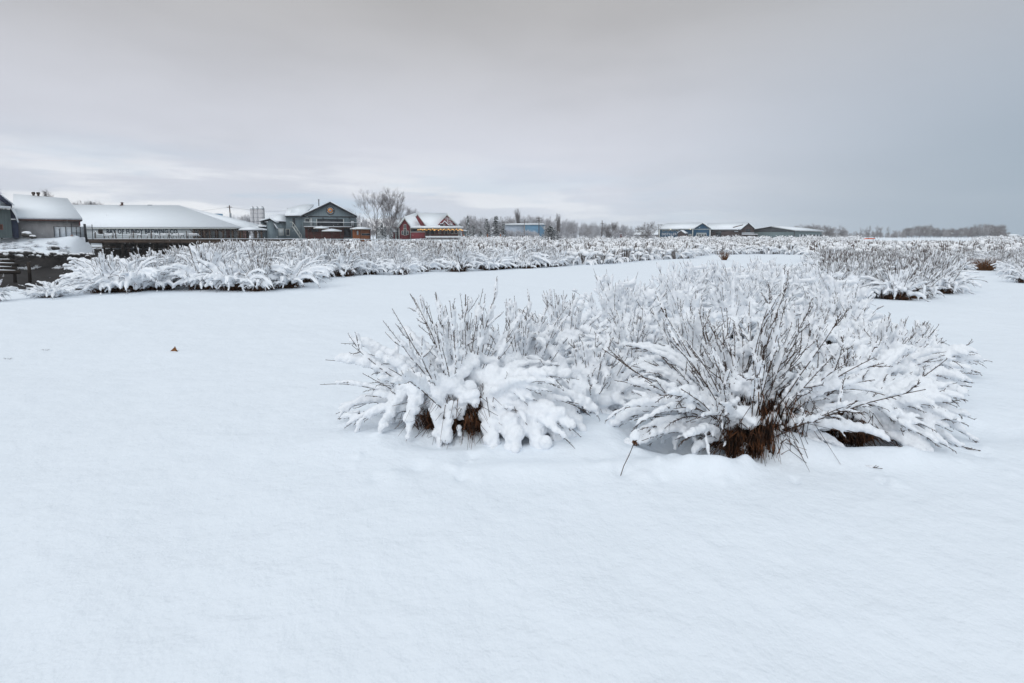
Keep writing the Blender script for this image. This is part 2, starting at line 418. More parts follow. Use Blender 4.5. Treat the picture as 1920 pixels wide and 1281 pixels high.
# the creek bed keeps bare mud where the bank is steep or the bed is low
def ground_mat():
    m = bpy.data.materials.new('snow_mud'); t = NT(m); MATS['snow_mud'] = m
    t.b.inputs['Roughness'].default_value = .75; t.b.inputs['Specular IOR Level'].default_value = .12
    geo = t.add('ShaderNodeNewGeometry'); sp = t.add('ShaderNodeSeparateXYZ'); t.l.new(geo.outputs['Position'], sp.inputs[0])
    n = t.noise(1.3, 5, .6)
    ad = t.add('ShaderNodeMath', operation='MULTIPLY_ADD'); ad.inputs[1].default_value = .9; ad.inputs[2].default_value = -.45
    t.l.new(n.outputs['Fac'], ad.inputs[0])
    su = t.add('ShaderNodeMath', operation='ADD'); t.l.new(sp.outputs[2], su.inputs[0]); t.l.new(ad.outputs[0], su.inputs[1])
    mr = t.add('ShaderNodeMapRange'); mr.inputs[1].default_value = -.62; mr.inputs[2].default_value = -.38; t.l.new(su.outputs[0], mr.inputs[0])
    mx = t.add('ShaderNodeMix', data_type='RGBA')
    c1 = t.noise(2.3, 5, .6); r1 = t.ramp(c1.outputs['Fac'], [(.35, (.03, .026, .025)), (.65, (.014, .013, .013))])
    a = t.noise(2.6, 5, .6); r2 = t.ramp(a.outputs['Fac'], [(.3, (.80, .85, .90)), (.7, (.82, .87, .92))])
    t.l.new(mr.outputs[0], mx.inputs[0]); t.l.new(r1.outputs[0], mx.inputs[6]); t.l.new(r2.outputs[0], mx.inputs[7])
    t.l.new(mx.outputs[2], t.b.inputs['Base Color'])
    f = t.noise(38, 3, .65); g = t.noise(9, 3, .6, stretch=(.45, 1, 1))
    b0 = t.bump(a.outputs['Fac'], 1, .045); b1 = t.bump(g.outputs['Fac'], 1, .004); b2 = t.bump(f.outputs['Fac'], 1, .0015)
    t.l.new(b0.outputs[0], b1.inputs['Normal']); t.l.new(b1.outputs[0], b2.inputs['Normal']); t.l.new(b2.outputs[0], t.b.inputs['Normal'])
ground_mat(); build_ground()

# ------------------------------------------------------------------ shrubs
WIND = np.array((.15, .80, .58)); WIND /= np.linalg.norm(WIND)
def shrub_meshes(seed, Ht=1.2, R=1.0, n_up=26, n_out=26, snow=1.0, voxel=.012, up_dir=None, out_dir=None, out_len=1.0,
                 k=4, spurs=True, grass=260, lobes=10, core=1.0, droop=(35, 95), thick=1.0, web=60, gr=.26, gh=.34, tilt=20, extra=(), fat=1.0, e_out=(24, 64)):
    rg = np.random.default_rng(seed); S = []            # stems: (points, kind)
    def stem(az, e0, L, dr, b, wob=.05, n=12):
        P = [np.array(b, float)]; az0 = az; cur = rg.normal(0, .12)
        for i in range(n):
            s = (i + .5) / n; e = e0 - dr * s ** 1.4; az0 += cur / n + rg.normal(0, wob)
            e = e + rg.normal(0, wob * .6)
            P.append(P[-1] + L / n * np.array((math.sin(az0) * math.cos(e), math.cos(az0) * math.cos(e), math.sin(e))))
        P = np.array(P); lowz = .035 + .03 * rg.random(); P[:, 2] = np.maximum(P[:, 2], lowz * np.minimum(1, np.arange(len(P)) / 3)); return P
    def pick(dirs):
        if dirs is None: return rg.uniform(0, 2 * PI)
        a, s = dirs[rg.integers(len(dirs))]; return rad(a + rg.uniform(-s, s))
    for i in range(n_up):
        az = pick(up_dir); t = abs(rg.normal(0, tilt)); e0 = rad(90 - min(t, 50))
        L = Ht * rg.uniform(.62, 1.12) * (1 - .25 * min(t, 50) / 50) / max(.75, math.sin(e0))
        rb = R * .13 * rg.random() ** .5; S.append((stem(az, e0, L, rad(rg.uniform(-4, 24)), (math.sin(az) * rb, math.cos(az) * rb, .02)), 0))
    for i in range(n_out):
        az = pick(out_dir); e0 = rad(rg.uniform(*e_out)); L = R * rg.uniform(.7, 1.2) * out_len * 1.1 * (1 - .42 * max(0, -math.cos(az)))
        rb = R * .16 * rg.random() ** .5; S.append((stem(az, e0, L, rad(rg.uniform(*droop)), (math.sin(az) * rb, math.cos(az) * rb, .03), .04), 1))
    st = MB(); sn_c = []; sn_r = []
    tw = []
    for P, kd in S:
        n = len(P) - 1
        st.tube(P, np.linspace(.0052, .0019, n + 1) * thick, k)
        nt = rg.integers(2, 6) if kd == 0 else rg.integers(2, 5)
        for _ in range(nt):
            j = rg.integers(int(n * .35), n); d = P[j] - P[j - 1]; d /= np.linalg.norm(d)
            q = rg.normal(0, .38, 3); d2 = d + q; d2 /= np.linalg.norm(d2); L = rg.uniform(.10, .30) * (Ht if kd == 0 else R) * (1.15 - j / n * .5)
            m = 5; pts = [P[j]]; 
            for a in range(m):
                d2 = d2 + (.10 * np.array((0, 0, 1)) if kd == 0 else -.10 * np.array((0, 0, 1))) + rg.normal(0, .05, 3); d2 /= np.linalg.norm(d2)
                pts.append(pts[-1] + d2 * L / m)
            pts = np.array(pts); pts[:, 2] = np.maximum(pts[:, 2], .03); tw.append((pts, kd)); st.tube(pts, np.linspace(.0030, .0014, m + 1) * thick, 3)
    if spurs:
        for P, kd in [(p[len(p) // 2:], kd) for p, kd in S] + tw:
            for j in range(len(P) - 1):
                for f in (.2, .55, .9):
                    if rg.random() < .75:
                        b = P[j] * (1 - f) + P[j + 1] * f; d = P[j + 1] - P[j]; d /= np.linalg.norm(d) + 1e-9
                        q = rg.normal(0, 1, 3); q -= q @ d * d; q /= np.linalg.norm(q) + 1e-9
                        st.tube([b, b + (q * .7 + d * .8) * rg.uniform(.010, .020) * thick], [.0026 * thick, .0012 * thick], 3)
    # --- snow: caught on the windward side of upright stems, lying on top of bowed ones
    def chain(A, B, ra, rb_, sag=0):
        L = np.linalg.norm(B - A); m = max(2, int(L / (min(ra, rb_) * .6)) + 1)
        for t in np.linspace(0, 1, m):
            sn_c.append(A * (1 - t) + B * t - np.array((0, 0, sag * 4 * t * (1 - t))) + rg.normal(0, .17 * ra, 3)); sn_r.append((ra * (1 - t) + rb_ * t) * rg.uniform(.75, 1.15))
    def along(P, a, b, r, up):
        n = len(P) - 1; off = (np.array((0, 0, 1.)) if up else WIND) ; m = max(3, int((b - a) * np.sum(np.linalg.norm(np.diff(P, axis=0), axis=1)) / (r * .5)))
        for t in np.linspace(a, b, m):
            f = t * n; j = min(int(f), n - 1); p = P[j] * (1 - f + j) + P[j + 1] * (f - j)
            e = math.sin(min(1, max(0, (t - a) / max(b - a, .01))) * PI) ** .4
            rr = r * rg.uniform(.75, 1.25) * (.55 + .45 * e); c = p + off * rr * .95 + rg.normal(0, r * .13, 3); sn_c.append(c); sn_r.append(rr * rg.uniform(.9, 1.08))
    for P, kd in S:
        if kd == 0:
            t = rg.uniform(.12, .3)
            while t < .86:
                ln = rg.uniform(.10, .34)
                if rg.random() < .80 * snow: along(P, t, min(t + ln, .93), rg.uniform(.014, .036) * (.6 + .5 * snow) * (1.15 - .55 * t), False)
                t += ln + rg.uniform(.02, .14)
        else:
            if rg.random() < .92 * min(1, snow + .15):
                a = rg.uniform(.12, .35); r0 = rg.uniform(.019, .046) * (.5 + .5 * snow); n = len(P) - 1
                along(P, a, rg.uniform(.88, .99), r0, True)
                if rg.random() < .5: along(P + np.array((rg.normal(0, .03), rg.normal(0, .03), .025)), a + .1, .8, r0 * 1.0, True)
    for P, kd in tw:
        if rg.random() < .62 * snow: along(P, .05, .9, rg.uniform(.010, .022) * (.6 + .4 * snow), kd == 1)
    ups = [P for P, kd in S]
    for _ in range(int(web * snow)):
        i, j = rg.integers(len(ups)), rg.integers(len(ups)); t = int(rg.integers(3, 11)); A = ups[i][t]; B = ups[j][min(t + int(rg.integers(-1, 2)), 12)]
        L = np.linalg.norm(A - B)
        if .02 < L < .30: r = rg.uniform(.022, .05); chain(A + WIND * .03, B + WIND * .03, r, r * rg.uniform(.7, 1.1), L * .08)
    for _ in range(int(34 * core * snow)):
        az = rg.uniform(0, 2 * PI); q = rg.random() ** .5 * R * .36; h = Ht * rg.uniform(.30, .52) * (1.1 - .5 * q / (R * .36))
        c = np.array((math.sin(az) * q, math.cos(az) * q + .04, h)); r = rg.uniform(.035, .085); m = rg.integers(2, 5)
        for a in range(m): sn_c.append(c + rg.normal(0, r * .6, 3)); sn_r.append(r * rg.uniform(.6, 1))
    outs = [P for P, kd in S if kd == 1]
    for _ in range(lobes if outs else 0):           # tongues of snow hanging off the bowed stems
        P = outs[rg.integers(len(outs))]; p = P[rg.integers(3, 11)]
        if p[2] < .12: continue
        dn = min(p[2] - .03, rg.uniform(.10, .28)); side = rg.normal(0, .05, 3)
        e = p + np.array((side[0], side[1], -dn)); chain(p + np.array((0, 0, .03)), e, rg.uniform(.03, .05), rg.uniform(.014, .026))
    for _ in range(int(grass / 55)):                # scraps of snow lodged in the grass skirt
        az = rg.uniform(0, 2 * PI); q = gr * R * rg.uniform(.5, 1.0); c = np.array((math.sin(az) * q, math.cos(az) * q, rg.uniform(.05, gh * Ht))); r = rg.uniform(.015, .045)
        for a in range(3): sn_c.append(c + rg.normal(0, r * .8, 3)); sn_r.append(r * rg.uniform(.6, 1))
    for A, B, ra, rb2 in extra: chain(np.array(A, float), np.array(B, float), ra, rb2)
    C = np.array(sn_c); Rr = np.array(sn_r) * fat; mb = MB(); mb.blobs(C, Rr, 1 if voxel > .03 else 2)
    snow_me = remeshed(mb, 'snow_load', voxel, .024 if voxel < .02 else .03, .04 if voxel < .02 else .07, 3 if voxel < .02 else 1)
    g = MB()
    for _ in range(grass):
        az = rg.uniform(0, 2 * PI); lb = .75 + .5 * math.sin(az * 3 + seed) * math.sin(az * 5 + 1.3 * seed); q = gr * R * (.2 + .75 * rg.random()) * lb; b = np.array((math.sin(az) * q, math.cos(az) * q, -.02)); hh = gh * rg.uniform(.3, 1.1) * Ht * (.7 + .4 * lb)
        a2 = rg.uniform(0, 2 * PI) if rg.random() < .5 else az + rg.normal(0, .7); d = np.array((math.sin(a2), math.cos(a2), 0)) * rg.uniform(.0, .30)
        mid = b + d * .5 + np.array((0, 0, hh)); e = b + d * 1.3 + np.array((0, 0, hh * rg.uniform(.0, 1.0)))
        g.tube([b, (b + mid) / 2 + rg.normal(0, .03, 3), mid + rg.normal(0, .02, 3), e], np.array([.0045, .004, .003, .0012]) * thick * rg.uniform(.6, 1.3), 3, cap=False)
    return st.mesh('stems', 'bark'), snow_me, (g.mesh('dry_grass', 'dry_grass') if grass else None)
def make_shrub(name, label, group, xy, rz=0, **kw):
    cat = 'shrub'; x, y = xy
    o = empty(name, (x, y, H(x, y) - .02), label, cat, group, rz)
    a, b, c = shrub_meshes(**kw)
    link('stems', a, o); link('snow_load', b, o)
    if c is not None: link('dry_grass', c, o)
    return o
NEARG = 'snow-bent shrubs in the near clump'
NS = 'leafless_shrub'
# azimuth: 0 = away from the camera, 90 = right, 180 = towards the camera, 270 = left
L_ = make_shrub(NS, 'left end shrub of the near clump, with smooth snow mound on its right', NEARG, gnd(868, 800),
    seed=11, Ht=1.20, R=1.0, n_up=52, n_out=44, up_dir=[(0, 60), (270, 80), (20, 40), (290, 50)], out_dir=[(278, 24), (290, 30), (80, 40), (100, 25), (262, 14), (112, 18)],
    extra=[((.10, .08, .46), (.5, .05, .40), .08, .12), ((.25, .05, .42), (.28, -.50, -.04), .10, .045), ((.40, .0, .42), (.46, -.55, -.04), .12, .05), ((.55, .0, .38), (.68, -.50, .0), .13, .07), ((.62, .0, .34), (.90, -.36, .0), .12, .06), ((.66, .1, .34), (1.06, -.12, .06), .10, .04), ((.3, .1, .34), (.7, -.05, .22), .15, .16),
           ((-.36, -.16, .48), (-.42, -.42, .10), .075, .022), ((-.18, -.18, .48), (-.17, -.40, -.02), .07, .020), ((-.08, -.36, .26), (-.09, -.39, .06), .03, .05), ((-.5, -.15, .44), (-.05, -.2, .46), .07, .08), ((-.5, -.10, .42), (-.66, -.34, .10), .07, .025)],
    snow=1.15, voxel=.0115, lobes=3, grass=1700, gr=.34, gh=.30, web=90, core=1.3, tilt=24)
R_ = make_shrub(NS, 'tallest near shrub, wide fan of brown stems over brown grass, right of centre', NEARG, gnd(1396, 816),
    seed=23, Ht=1.30, R=1.08, thick=1.25, n_up=76, n_out=56, up_dir=None, out_dir=[(270, 50), (285, 30), (90, 40), (250, 25), (122, 22), (0, 60)],
    snow=.95, fat=.95, voxel=.0115, lobes=10, grass=1900, gr=.36, gh=.34, web=95, core=1.0, tilt=27)
RR_ = make_shrub(NS, 'right end shrub of the near clump, long stems bowed rightward down to the snow', NEARG, gnd(1572, 800),
    seed=37, Ht=.85, R=.88, thick=1.15, n_up=30, n_out=80, up_dir=[(60, 60), (20, 60)], out_dir=[(80, 28), (95, 22), (60, 25), (115, 22), (140, 20), (40, 30)], out_len=.98, tilt=34,
    snow=1.25, voxel=.0115, lobes=10, grass=1300, gr=.40, gh=.32, web=70, core=.7, droop=(40, 100))
REST = [ # u, v(base), height, radius, seed, label
 (1105, 752, .80, .85, 41, 'low round shrub over a dark gap between left end and tallest near shrubs'),
 (985, 715, .98, .75, 42, 'shrub just behind the left end shrub, topped by a white snow knob'),
 (1185, 700, .86, .80, 43, 'shrub behind the low round shrub in the near clump, dark hollow below'),
 (1060, 672, .95, .72, 44, 'upright twiggy shrub in the second row, behind the left near shrub'),
 (1300, 715, .95, .80, 45, 'shrub directly left of and behind the tallest near shrub'),
 (1480, 735, 1.0, .85, 46, 'shrub behind the tallest near shrub, leaning right'),
 (1630, 730, .86, .85, 47, 'shrub behind the right end shrub, its dark twigs slanting up rightward'),
 (1705, 702, .66, .72, 48, 'low shrub with upswept twigs, at the back right corner of the near clump'),
 (1570, 665, .95, .80, 49, 'second row shrub with long slanting stems, right of the tallest near shrub')]
for u, v, h, r, sd, lb in REST:
    right = u > 1450
    make_shrub(NS, lb, NEARG, gnd(u, v), seed=sd, Ht=h, R=r, n_up=44, n_out=34, snow=1.2, fat=1.12, voxel=.0135, lobes=8, grass=260, web=90, core=1.2, tilt=24,
               up_dir=[(70, 60), (20, 60)] if right else None, out_dir=[(90, 60), (60, 50), (120, 40)] if right else None)
# ------------------------------------------------------------------ the thickets
def inpoly(poly, x, y):
    return sdf(poly, np.asarray(x, float), np.asarray(y, float)) < 0
EDGE_B = [(172, 553), (430, 549), (555, 545), (600, 524), (740, 517), (860, 512), (1000, 504), (1100, 498), (1250, 488), (1300, 483), (1330, 477.5), (1512, 478.5), (1530, 478.5)]
EDGE_C = [(1530, 566), (1590, 570), (1755, 570), (1772, 545), (1786, 512), (1850, 509), (1885, 517), (1930, 530), (2100, 545)]
def poly_px(e, far):
    """ground polygon from a front edge given in photo pixels back to the distance far"""
    p = []
    for u, v in e: x, y = gnd(u, v); k = (y + .7) / y; p.append((x * k, y * k))
    p += [ud(e[-1][0], far), ud(e[0][0], far)]; return p
PB = poly_px(EDGE_B, 145); PC = poly_px(EDGE_C, 145)
PA = [gnd(*p) for p in [(1000, 650), (1180, 606), (1300, 562), (1450, 545), (1540, 558), (1590, 600), (1600, 640), (1500, 650), (1330, 665), (1180, 655), (1060, 662)]]
def scatter(poly, y0, y1, sp, seed, jit=.42):
    rg = np.random.default_rng(seed); P = np.array(poly); out = []
    y = max(y0, P[:, 1].min()); 
    while y < min(y1, P[:, 1].max()):
        s = sp(y); x0, x1 = max(P[:, 0].min(), -1.0 * y), min(P[:, 0].max(), 1.22 * y)
        xs = np.arange(x0, x1, s); xs = xs + rg.uniform(-jit, jit, len(xs)) * s + (s / 2 if int(y / s) % 2 else 0); ys = y + rg.uniform(-jit, jit, len(xs)) * s
        ok = inpoly(poly, xs, ys) & (sdf(SLOUGH, xs, ys) > .5); out += list(zip(xs[ok], ys[ok])); y += s * .87
    return out
def proto(seed, **kw): return shrub_meshes(seed=seed, **kw)
PN = [proto(61 + i, Ht=1.0, R=.78, n_up=24, n_out=28, snow=1.4, fat=1.28, voxel=.017, k=3, lobes=12, grass=160, web=120, core=1.6, thick=1.15, spurs=False, tilt=20) for i in range(3)]
PM = [proto(71 + i, Ht=[1.22, 1.12, 1.25, 1.0, 1.18, 1.12][i], R=[.95, 1.0, .9, 1.05, .95, .9][i], n_up=[54, 34, 66, 18, 42, 58][i], n_out=[40, 50, 32, 64, 46, 30][i], snow=[1.2, 1.4, 1.02, 1.5, 1.3, 1.1][i], voxel=.023, k=3, fat=1.0, e_out=(42, 78), droop=(60, 118), out_len=1.15,
         lobes=12, grass=320, gr=.36, web=[80, 90, 60, 100, 90, 70][i], core=1.3, thick=1.75, spurs=False, tilt=[17, 22, 15, 28, 20, 16][i]) for i in range(6)]
def place(pr, x, y, s, rz, name, label, group, sz=None, dz=-.03):
    o = empty(name, (x, y, H(x, y) + dz), label, 'shrub', group, rz); o.scale = (s, s, sz or s)
    for nm, me in zip(('stems', 'snow_load', 'dry_grass'), pr):
        if me is not None: link(nm, me, o)
    return o
rg = np.random.default_rng(5)
for x, y in scatter(PA, 0, 40, lambda y: .92, 3):
    place(PN[rg.integers(3)], x, y, rg.uniform(.85, 1.12), rg.uniform(-.7, .7), 'leafless_shrub', 'shrub in the back rows of the near clump, only its snowy twig top showing', 'back rows of the near clump')
# singled-out shrubs
place(PM[1], *gnd(200, 547), 1.15, .3, 'leafless_shrub', 'heavily snowed shrub at the left end of the thicket beside the dark creek', 'thicket beyond the channel')
place(PM[2], *gnd(488, 543), 1.05, .1, 'leafless_shrub', 'fan of thin brown stems standing forward of the thicket edge, left of centre', 'thicket beyond the channel', sz=.98)
place(PM[3], *gnd(95, 556), .72, -.6, 'bowed_shrub', 'low shrub bowed to the ground at the creek edge, left of the thicket', None, sz=.5)
place(PM[4], *gnd(-22, 566), .62, .4, 'leafless_shrub', 'snowy shrub cut off by the left edge of the photo', None, sz=.62)
place(PM[0], *gnd(1925, 530), .75, .4, 'leafless_shrub', 'shrub with upright stems cut off by the right edge of the photo', None, sz=.7)
cand = []
for x, y in scatter(PB, 0, 60, lambda y: 1.4 if y < 34 else 1.6, 11): cand.append((x, y, 'B'))
for x, y in scatter(PC, 0, 60, lambda y: 1.15 if y < 25 else 1.5, 12): cand.append((x, y, 'C'))
cand = [c for c in cand if abs(c[0] / c[1]) < 1.12]
cand.sort(key=lambda c: c[1]); NIND = 250
for x, y, k in cand[:NIND]:
    u = x / y * 960 + 960
    if k == 'B':
        j = rg.choice(6, p=[.18, .24, .12, .2, .18, .08]); s = rg.uniform(.8, 1.3); lb, gp = 'snow-heaped shrub in the long thicket beyond the snowed-over channel', 'thicket beyond the channel'
    else:
        j = rg.choice(6, p=[.26, .05, .30, .03, .14, .22]); s = rg.uniform(.95, 1.15)
        if y < 20 and u < 1800: lb, gp = 'shrub with many upright grey stems in the clump behind the near clump at right', 'clump behind at right'
        else: lb, gp = 'shrub in the thicket at the far right, beyond the open snow', 'thicket at the far right'; s *= .8
        s *= .92
    place(PM[j], x, y, s, rg.uniform(-.8, .8), 'leafless_shrub', lb, gp)
MAXY = cand[NIND - 1][1] if len(cand) > NIND else 60
# far thicket: one continuous mass
def far_thicket():
    rg = np.random.default_rng(99); lods = []
    for q in range(8):
        m = MB(); m2 = MB()
        for i in range(20):
            az = rg.uniform(0, 2 * PI); e = rad(rg.uniform(45, 88)); L = rg.uniform(.9, 1.5); b = np.array((math.sin(az), math.cos(az), 0)) * rg.uniform(0, .35); P = [b]; dr = rad(rg.uniform(70, 150)) * (.35 + math.cos(e))
            for a in range(3): P.append(P[-1] + L / 3 * np.array((math.sin(az) * math.cos(e), math.cos(az) * math.cos(e), math.sin(e)))); e -= dr / 2
            P = np.array(P); r = rg.uniform(.05, .10); m.tube(P, [r * .8, r, r * 1.0, r * .3], 5, cap=False)
        for i in range(16):
            az = rg.uniform(0, 2 * PI); q = rg.uniform(.1, .85); r = rg.uniform(.10, .24); c = np.array((math.sin(az) * q, math.cos(az) * q, (1.12 - .75 * q * q) * rg.uniform(.55, 1.0)))
            m.tube([c + np.array((0, 0, -r * .6)), c + np.array((0, 0, -r * .3)), c + np.array((0, 0, r * .35)), c + np.array((0, 0, r * .6))], [r * .5, r, r * .8, r * .2], 5, cap=False)
        for i in range(24):
            az = rg.uniform(0, 2 * PI); t = rg.uniform(0, .4); b = np.array((math.sin(az), math.cos(az), 0)) * rg.uniform(0, .5)
            m2.tube([b, b + np.array((math.sin(az) * t, math.cos(az) * t, rg.uniform(.8, 1.2)))], [.022, .012], 3, cap=False)
        for i in range(0):
            az = rg.uniform(0, 2 * PI); c = np.array((math.sin(az), math.cos(az), 0)) * rg.uniform(.1, .5); m2.box(c[0] - .12, c[0] + .12, c[1] - .12, c[1] + .12, 0, .35)
        V = np.concatenate(m.V + m2.V); F = np.array(m.Q + [[a + m.n for a in f] for f in m2.Q]); mi = np.r_[np.zeros(len(m.Q), int), np.ones(len(m2.Q), int)]
        lods.append((V, F, mi))
    pts = [(x, y) for x, y, k in cand[NIND:]]
    for P, sd in ((PB, 21), (PC, 22)): pts += scatter(P, 60, 145, lambda y: 1.2 + y * .012, sd)
    Vs = []; Fs = []; Ms = []; n = 0; pts = [p for p in pts if (p[1] < 88 or p[0] / p[1] > -.10) and not (p[0] / p[1] > .68 and p[1] > 75 and p[0] / p[1] < .9)]
    xy = np.array(pts); hz = hgt(xy[:, 0], xy[:, 1])
    for (x, y), z in zip(pts, hz):
        V, F, mi = lods[rg.integers(8)]; a = rg.uniform(0, 2 * PI); s = rg.uniform(.85, 1.2); c, sn = math.cos(a) * s, math.sin(a) * s
        W = np.stack([V[:, 0] * c - V[:, 1] * sn + x, V[:, 0] * sn + V[:, 1] * c + y, V[:, 2] * s * rg.uniform(.8, 1.05) + z], -1)
        Vs.append(W); Fs.append(F + n); Ms.append(mi); n += len(V)
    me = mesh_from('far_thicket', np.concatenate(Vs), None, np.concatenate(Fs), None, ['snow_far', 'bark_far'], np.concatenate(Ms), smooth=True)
    o = link('far_thicket', me); tag(o, 'far continuous thicket of snow-covered shrubs reaching to the buildings', 'thicket', None, 'stuff')
far_thicket()
def falling_snow():
    q = np.random.default_rng(12); m = MB(); C = []; R = []
    for _ in range(650):
        Y = q.uniform(8, 32); C.append((q.uniform(-1.1, 1.1) * Y, Y, q.uniform(.3, 1.7 + Y * .05))); R.append(q.uniform(.004, .008))
    m.blobs(C, R, 1, (1, 1, 1.6)); o = m.build('falling_snow', 'snow_far'); tag(o, 'sparse tiny snowflakes falling through the air', 'snowflakes', None, 'stuff')
falling_snow()
# brown grass tufts and odd stalks in the open snow
def tuft(seed, n, h, r, m='dry_tuft', lean=0):
    g = MB(); q = np.random.default_rng(seed)
    for _ in range(n):
        az = q.uniform(0, 2 * PI); b = np.array((math.sin(az), math.cos(az), 0)) * r * .35 * q.random(); t = q.uniform(.1, 1) * r; hh = h * q.uniform(.4, 1)
        e = b + np.array((math.sin(az) * t + lean * hh, math.cos(az) * t, hh)); g.tube([b, (b + e) / 2 + np.array((0, 0, .15 * hh)), e], [.008, .006, .002], 3, cap=False)
    return g
for u, v, n, h, r, lb, m in [(1845, 508, 240, .75, .75, 'reddish brown grass tuft at the edge of the far right thicket', 'dry_tuft'), (1358, 489, 120, .8, .5, 'ochre grass tuft on the snowed-over channel right of centre', 'dry_tuft'), (1266, 484, 120, .8, .4, 'brown grass tuft at the tip of the long thicket', 'dry_tuft')]:
    x, y = gnd(u, v); o = tuft(int(u), n, h, r, m).build('grass_tuft', m); o.location = (x, y, H(x, y) - .03); tag(o, lb, 'grass tuft', 'brown grass tufts')
def leaf_thing(u, v, pts, label, name, cat, extra=None):
    x, y = gnd(u, v); o = empty(name, (x, y, H(x, y) - .01), label, cat); return o
# curled dead leaf standing in the snow at left
o = leaf_thing(323, 655, None, 'small curled brown leaf sticking out of the open snow at left', 'dead_leaf', 'leaf')
m = MB(); m.prism([(-.06, 0, -.01), (.065, .01, -.01), (.06, .015, .02), (.035, .02, .03), (.015, .03, .068), (-.01, .03, .045), (-.03, .01, .02)], (.006, .004, .002)); m.prism([(.02, .02, .0), (.09, -.02, .005), (.02, .028, .085)], (.003, .004, 0)); link('blade', m.mesh('blade', 'dry_tuft'), o)
for u, v, s, lb in [(85, 653, .05, 'tiny brown twig tip poking out of the snow at left'), (14, 669, .05, 'tiny buried twig at the left edge of the open snow')]:
    x, y = gnd(u, v); m = MB(); 
    for a in (-.6, 0, .5): m.tube([(a * s * .6, 0, -.01), (a * s * 1.6, .01, s * .35), (a * s * 2.4 + .01, 0, s * (.45 - abs(a) * .2))], [.004, .003, .0015], 3)
    o = m.build('twig_tip', 'bark'); o.location = (x, y, H(x, y)); tag(o, lb, 'twig')
# lone seed head on a leaning stalk, with its cap of snow
x, y = gnd(1161, 886); o = empty('seed_head_stalk', (x, y, H(x, y) - .005), 'single leaning stalk with snow-capped brown seed head, in front of the near clump', 'seed stalk')
sc = y / 960; tp = np.array(((1193 - 1161) * sc, .05, (886 - 822) * sc)); m = MB(); m.tube([(0, 0, -.03), tp * .3, tp * .62 + np.array((.004, 0, 0)), tp], [.0032, .0030, .0028, .0028], 5); link('stalk', m.mesh('stalk', 'bark'), o)
m = MB(); rg2 = np.random.default_rng(3)
for i in range(46):
    az = rg2.uniform(0, 2 * PI); d = np.array((math.sin(az) * rg2.uniform(.4, 1), math.cos(az) * rg2.uniform(.4, 1), rg2.uniform(-.9, 1.3))); d *= .024; m.tube([tp, tp + d * .7, tp + d + np.array((0, 0, -.004))], [.006, .005, .002], 3)
link('seed_head', m.mesh('seed_head', 'dry_grass'), o)
m = MB(); m.blobs([tp + np.array(a) for a in [(0, 0, .035), (.014, 0, .058), (-.018, .004, .042), (.022, 0, .036), (.006, 0, .08), (-.006, .005, .062), (-.026, 0, .02)]], [.026, .024, .020, .018, .017, .02, .012]); link('snow_cap', remeshed(m, 'snow_cap', .005, .008, .02, 1), o)
m = MB(); m.blobs([tp * t + np.array((-.004, .004, .004)) for t in (.5, .56, .6, .64)], [.006, .008, .008, .006], 1); link('snow_bead', m.mesh('snow_bead', 'snow_clump'), o)
# ------------------------------------------------------------------ trees
def bare_tree(seed, h=10, trunk_r=.22, fork=.28, spread=32, depth=5, kids_=(3, 4), up=.12, wid=1.0, twig=.03, min_r=.012, nt=1, low=0, hl=.36, trunkmat='trunk', crownmat='twig_grey', ntw=5):
    q = np.random.default_rng(seed); tr = MB(); cr = MB()
    def grow(p, d, L, r, lv):
        n = 4; P = [np.array(p)]
        for i in range(n):
            d = d + q.normal(0, .09, 3) + np.array((0, 0, up)); d /= np.linalg.norm(d); P.append(P[-1] + d * L / n)
        (tr if lv <= 1 else cr).tube(P, np.linspace(r, max(r * .62, min_r), n + 1), 5 if lv == 0 else 3, cap=False)
        if lv >= depth:
            for _ in range(ntw):
                j = q.integers(1, n + 1); e = d + q.normal(0, .5, 3); e /= np.linalg.norm(e); cr.tube([P[j], P[j] + e * L * q.uniform(.4, .9)], [min_r * 1.0, min_r * .6], 3, cap=False)
            return
        if lv == 0 and low:
            for i in range(low):
                f = .25 + .7 * i / low; j = f * n; jj = int(j); pp = P[jj] * (1 - j + jj) + P[jj + 1] * (j - jj); az = i * 2.4 + q.uniform(-.4, .4); a = rad(62 - 34 * f)
                e = d * math.cos(a) + np.array((math.sin(az), math.cos(az), 0)) * math.sin(a) * wid; e /= np.linalg.norm(e); grow(pp, e, L * q.uniform(.42, .6) * (1.1 - .45 * f), max(r * .4, min_r), lv + 2)
        for i in range(q.integers(kids_[0], kids_[1] + 1)):
            j = n if i == 0 else q.integers(1 if lv else max(1, int(n * fork)), n + 1)
            az = q.uniform(0, 2 * PI); a = rad(spread) * q.uniform(.5, 1.25) * (.4 if i == 0 else 1)
            ref = np.array((math.sin(az), math.cos(az), .0)) * wid; e = d * math.cos(a) + ref * math.sin(a); e /= np.linalg.norm(e)
            grow(P[j], e, L * q.uniform(.62, .88), max(r * q.uniform(.45, .65), min_r), lv + 1)
    for t in range(nt): grow((q.normal(0, .12 * (nt > 1)) * h * .2, q.normal(0, .1 * (nt > 1)) * h * .2, -.2), np.array((q.normal(0, .08 + .12 * (nt > 1)), q.normal(0, .08), 1.)), h * hl, trunk_r, 0)
    for m in (tr, cr):
        zz = max(v[:, 2].max() for v in cr.V)
    k = h / zz
    for m in (tr, cr): m.V = [v * k for v in m.V]
    return tr.mesh('trunk', trunkmat), cr.mesh('crown', crownmat)
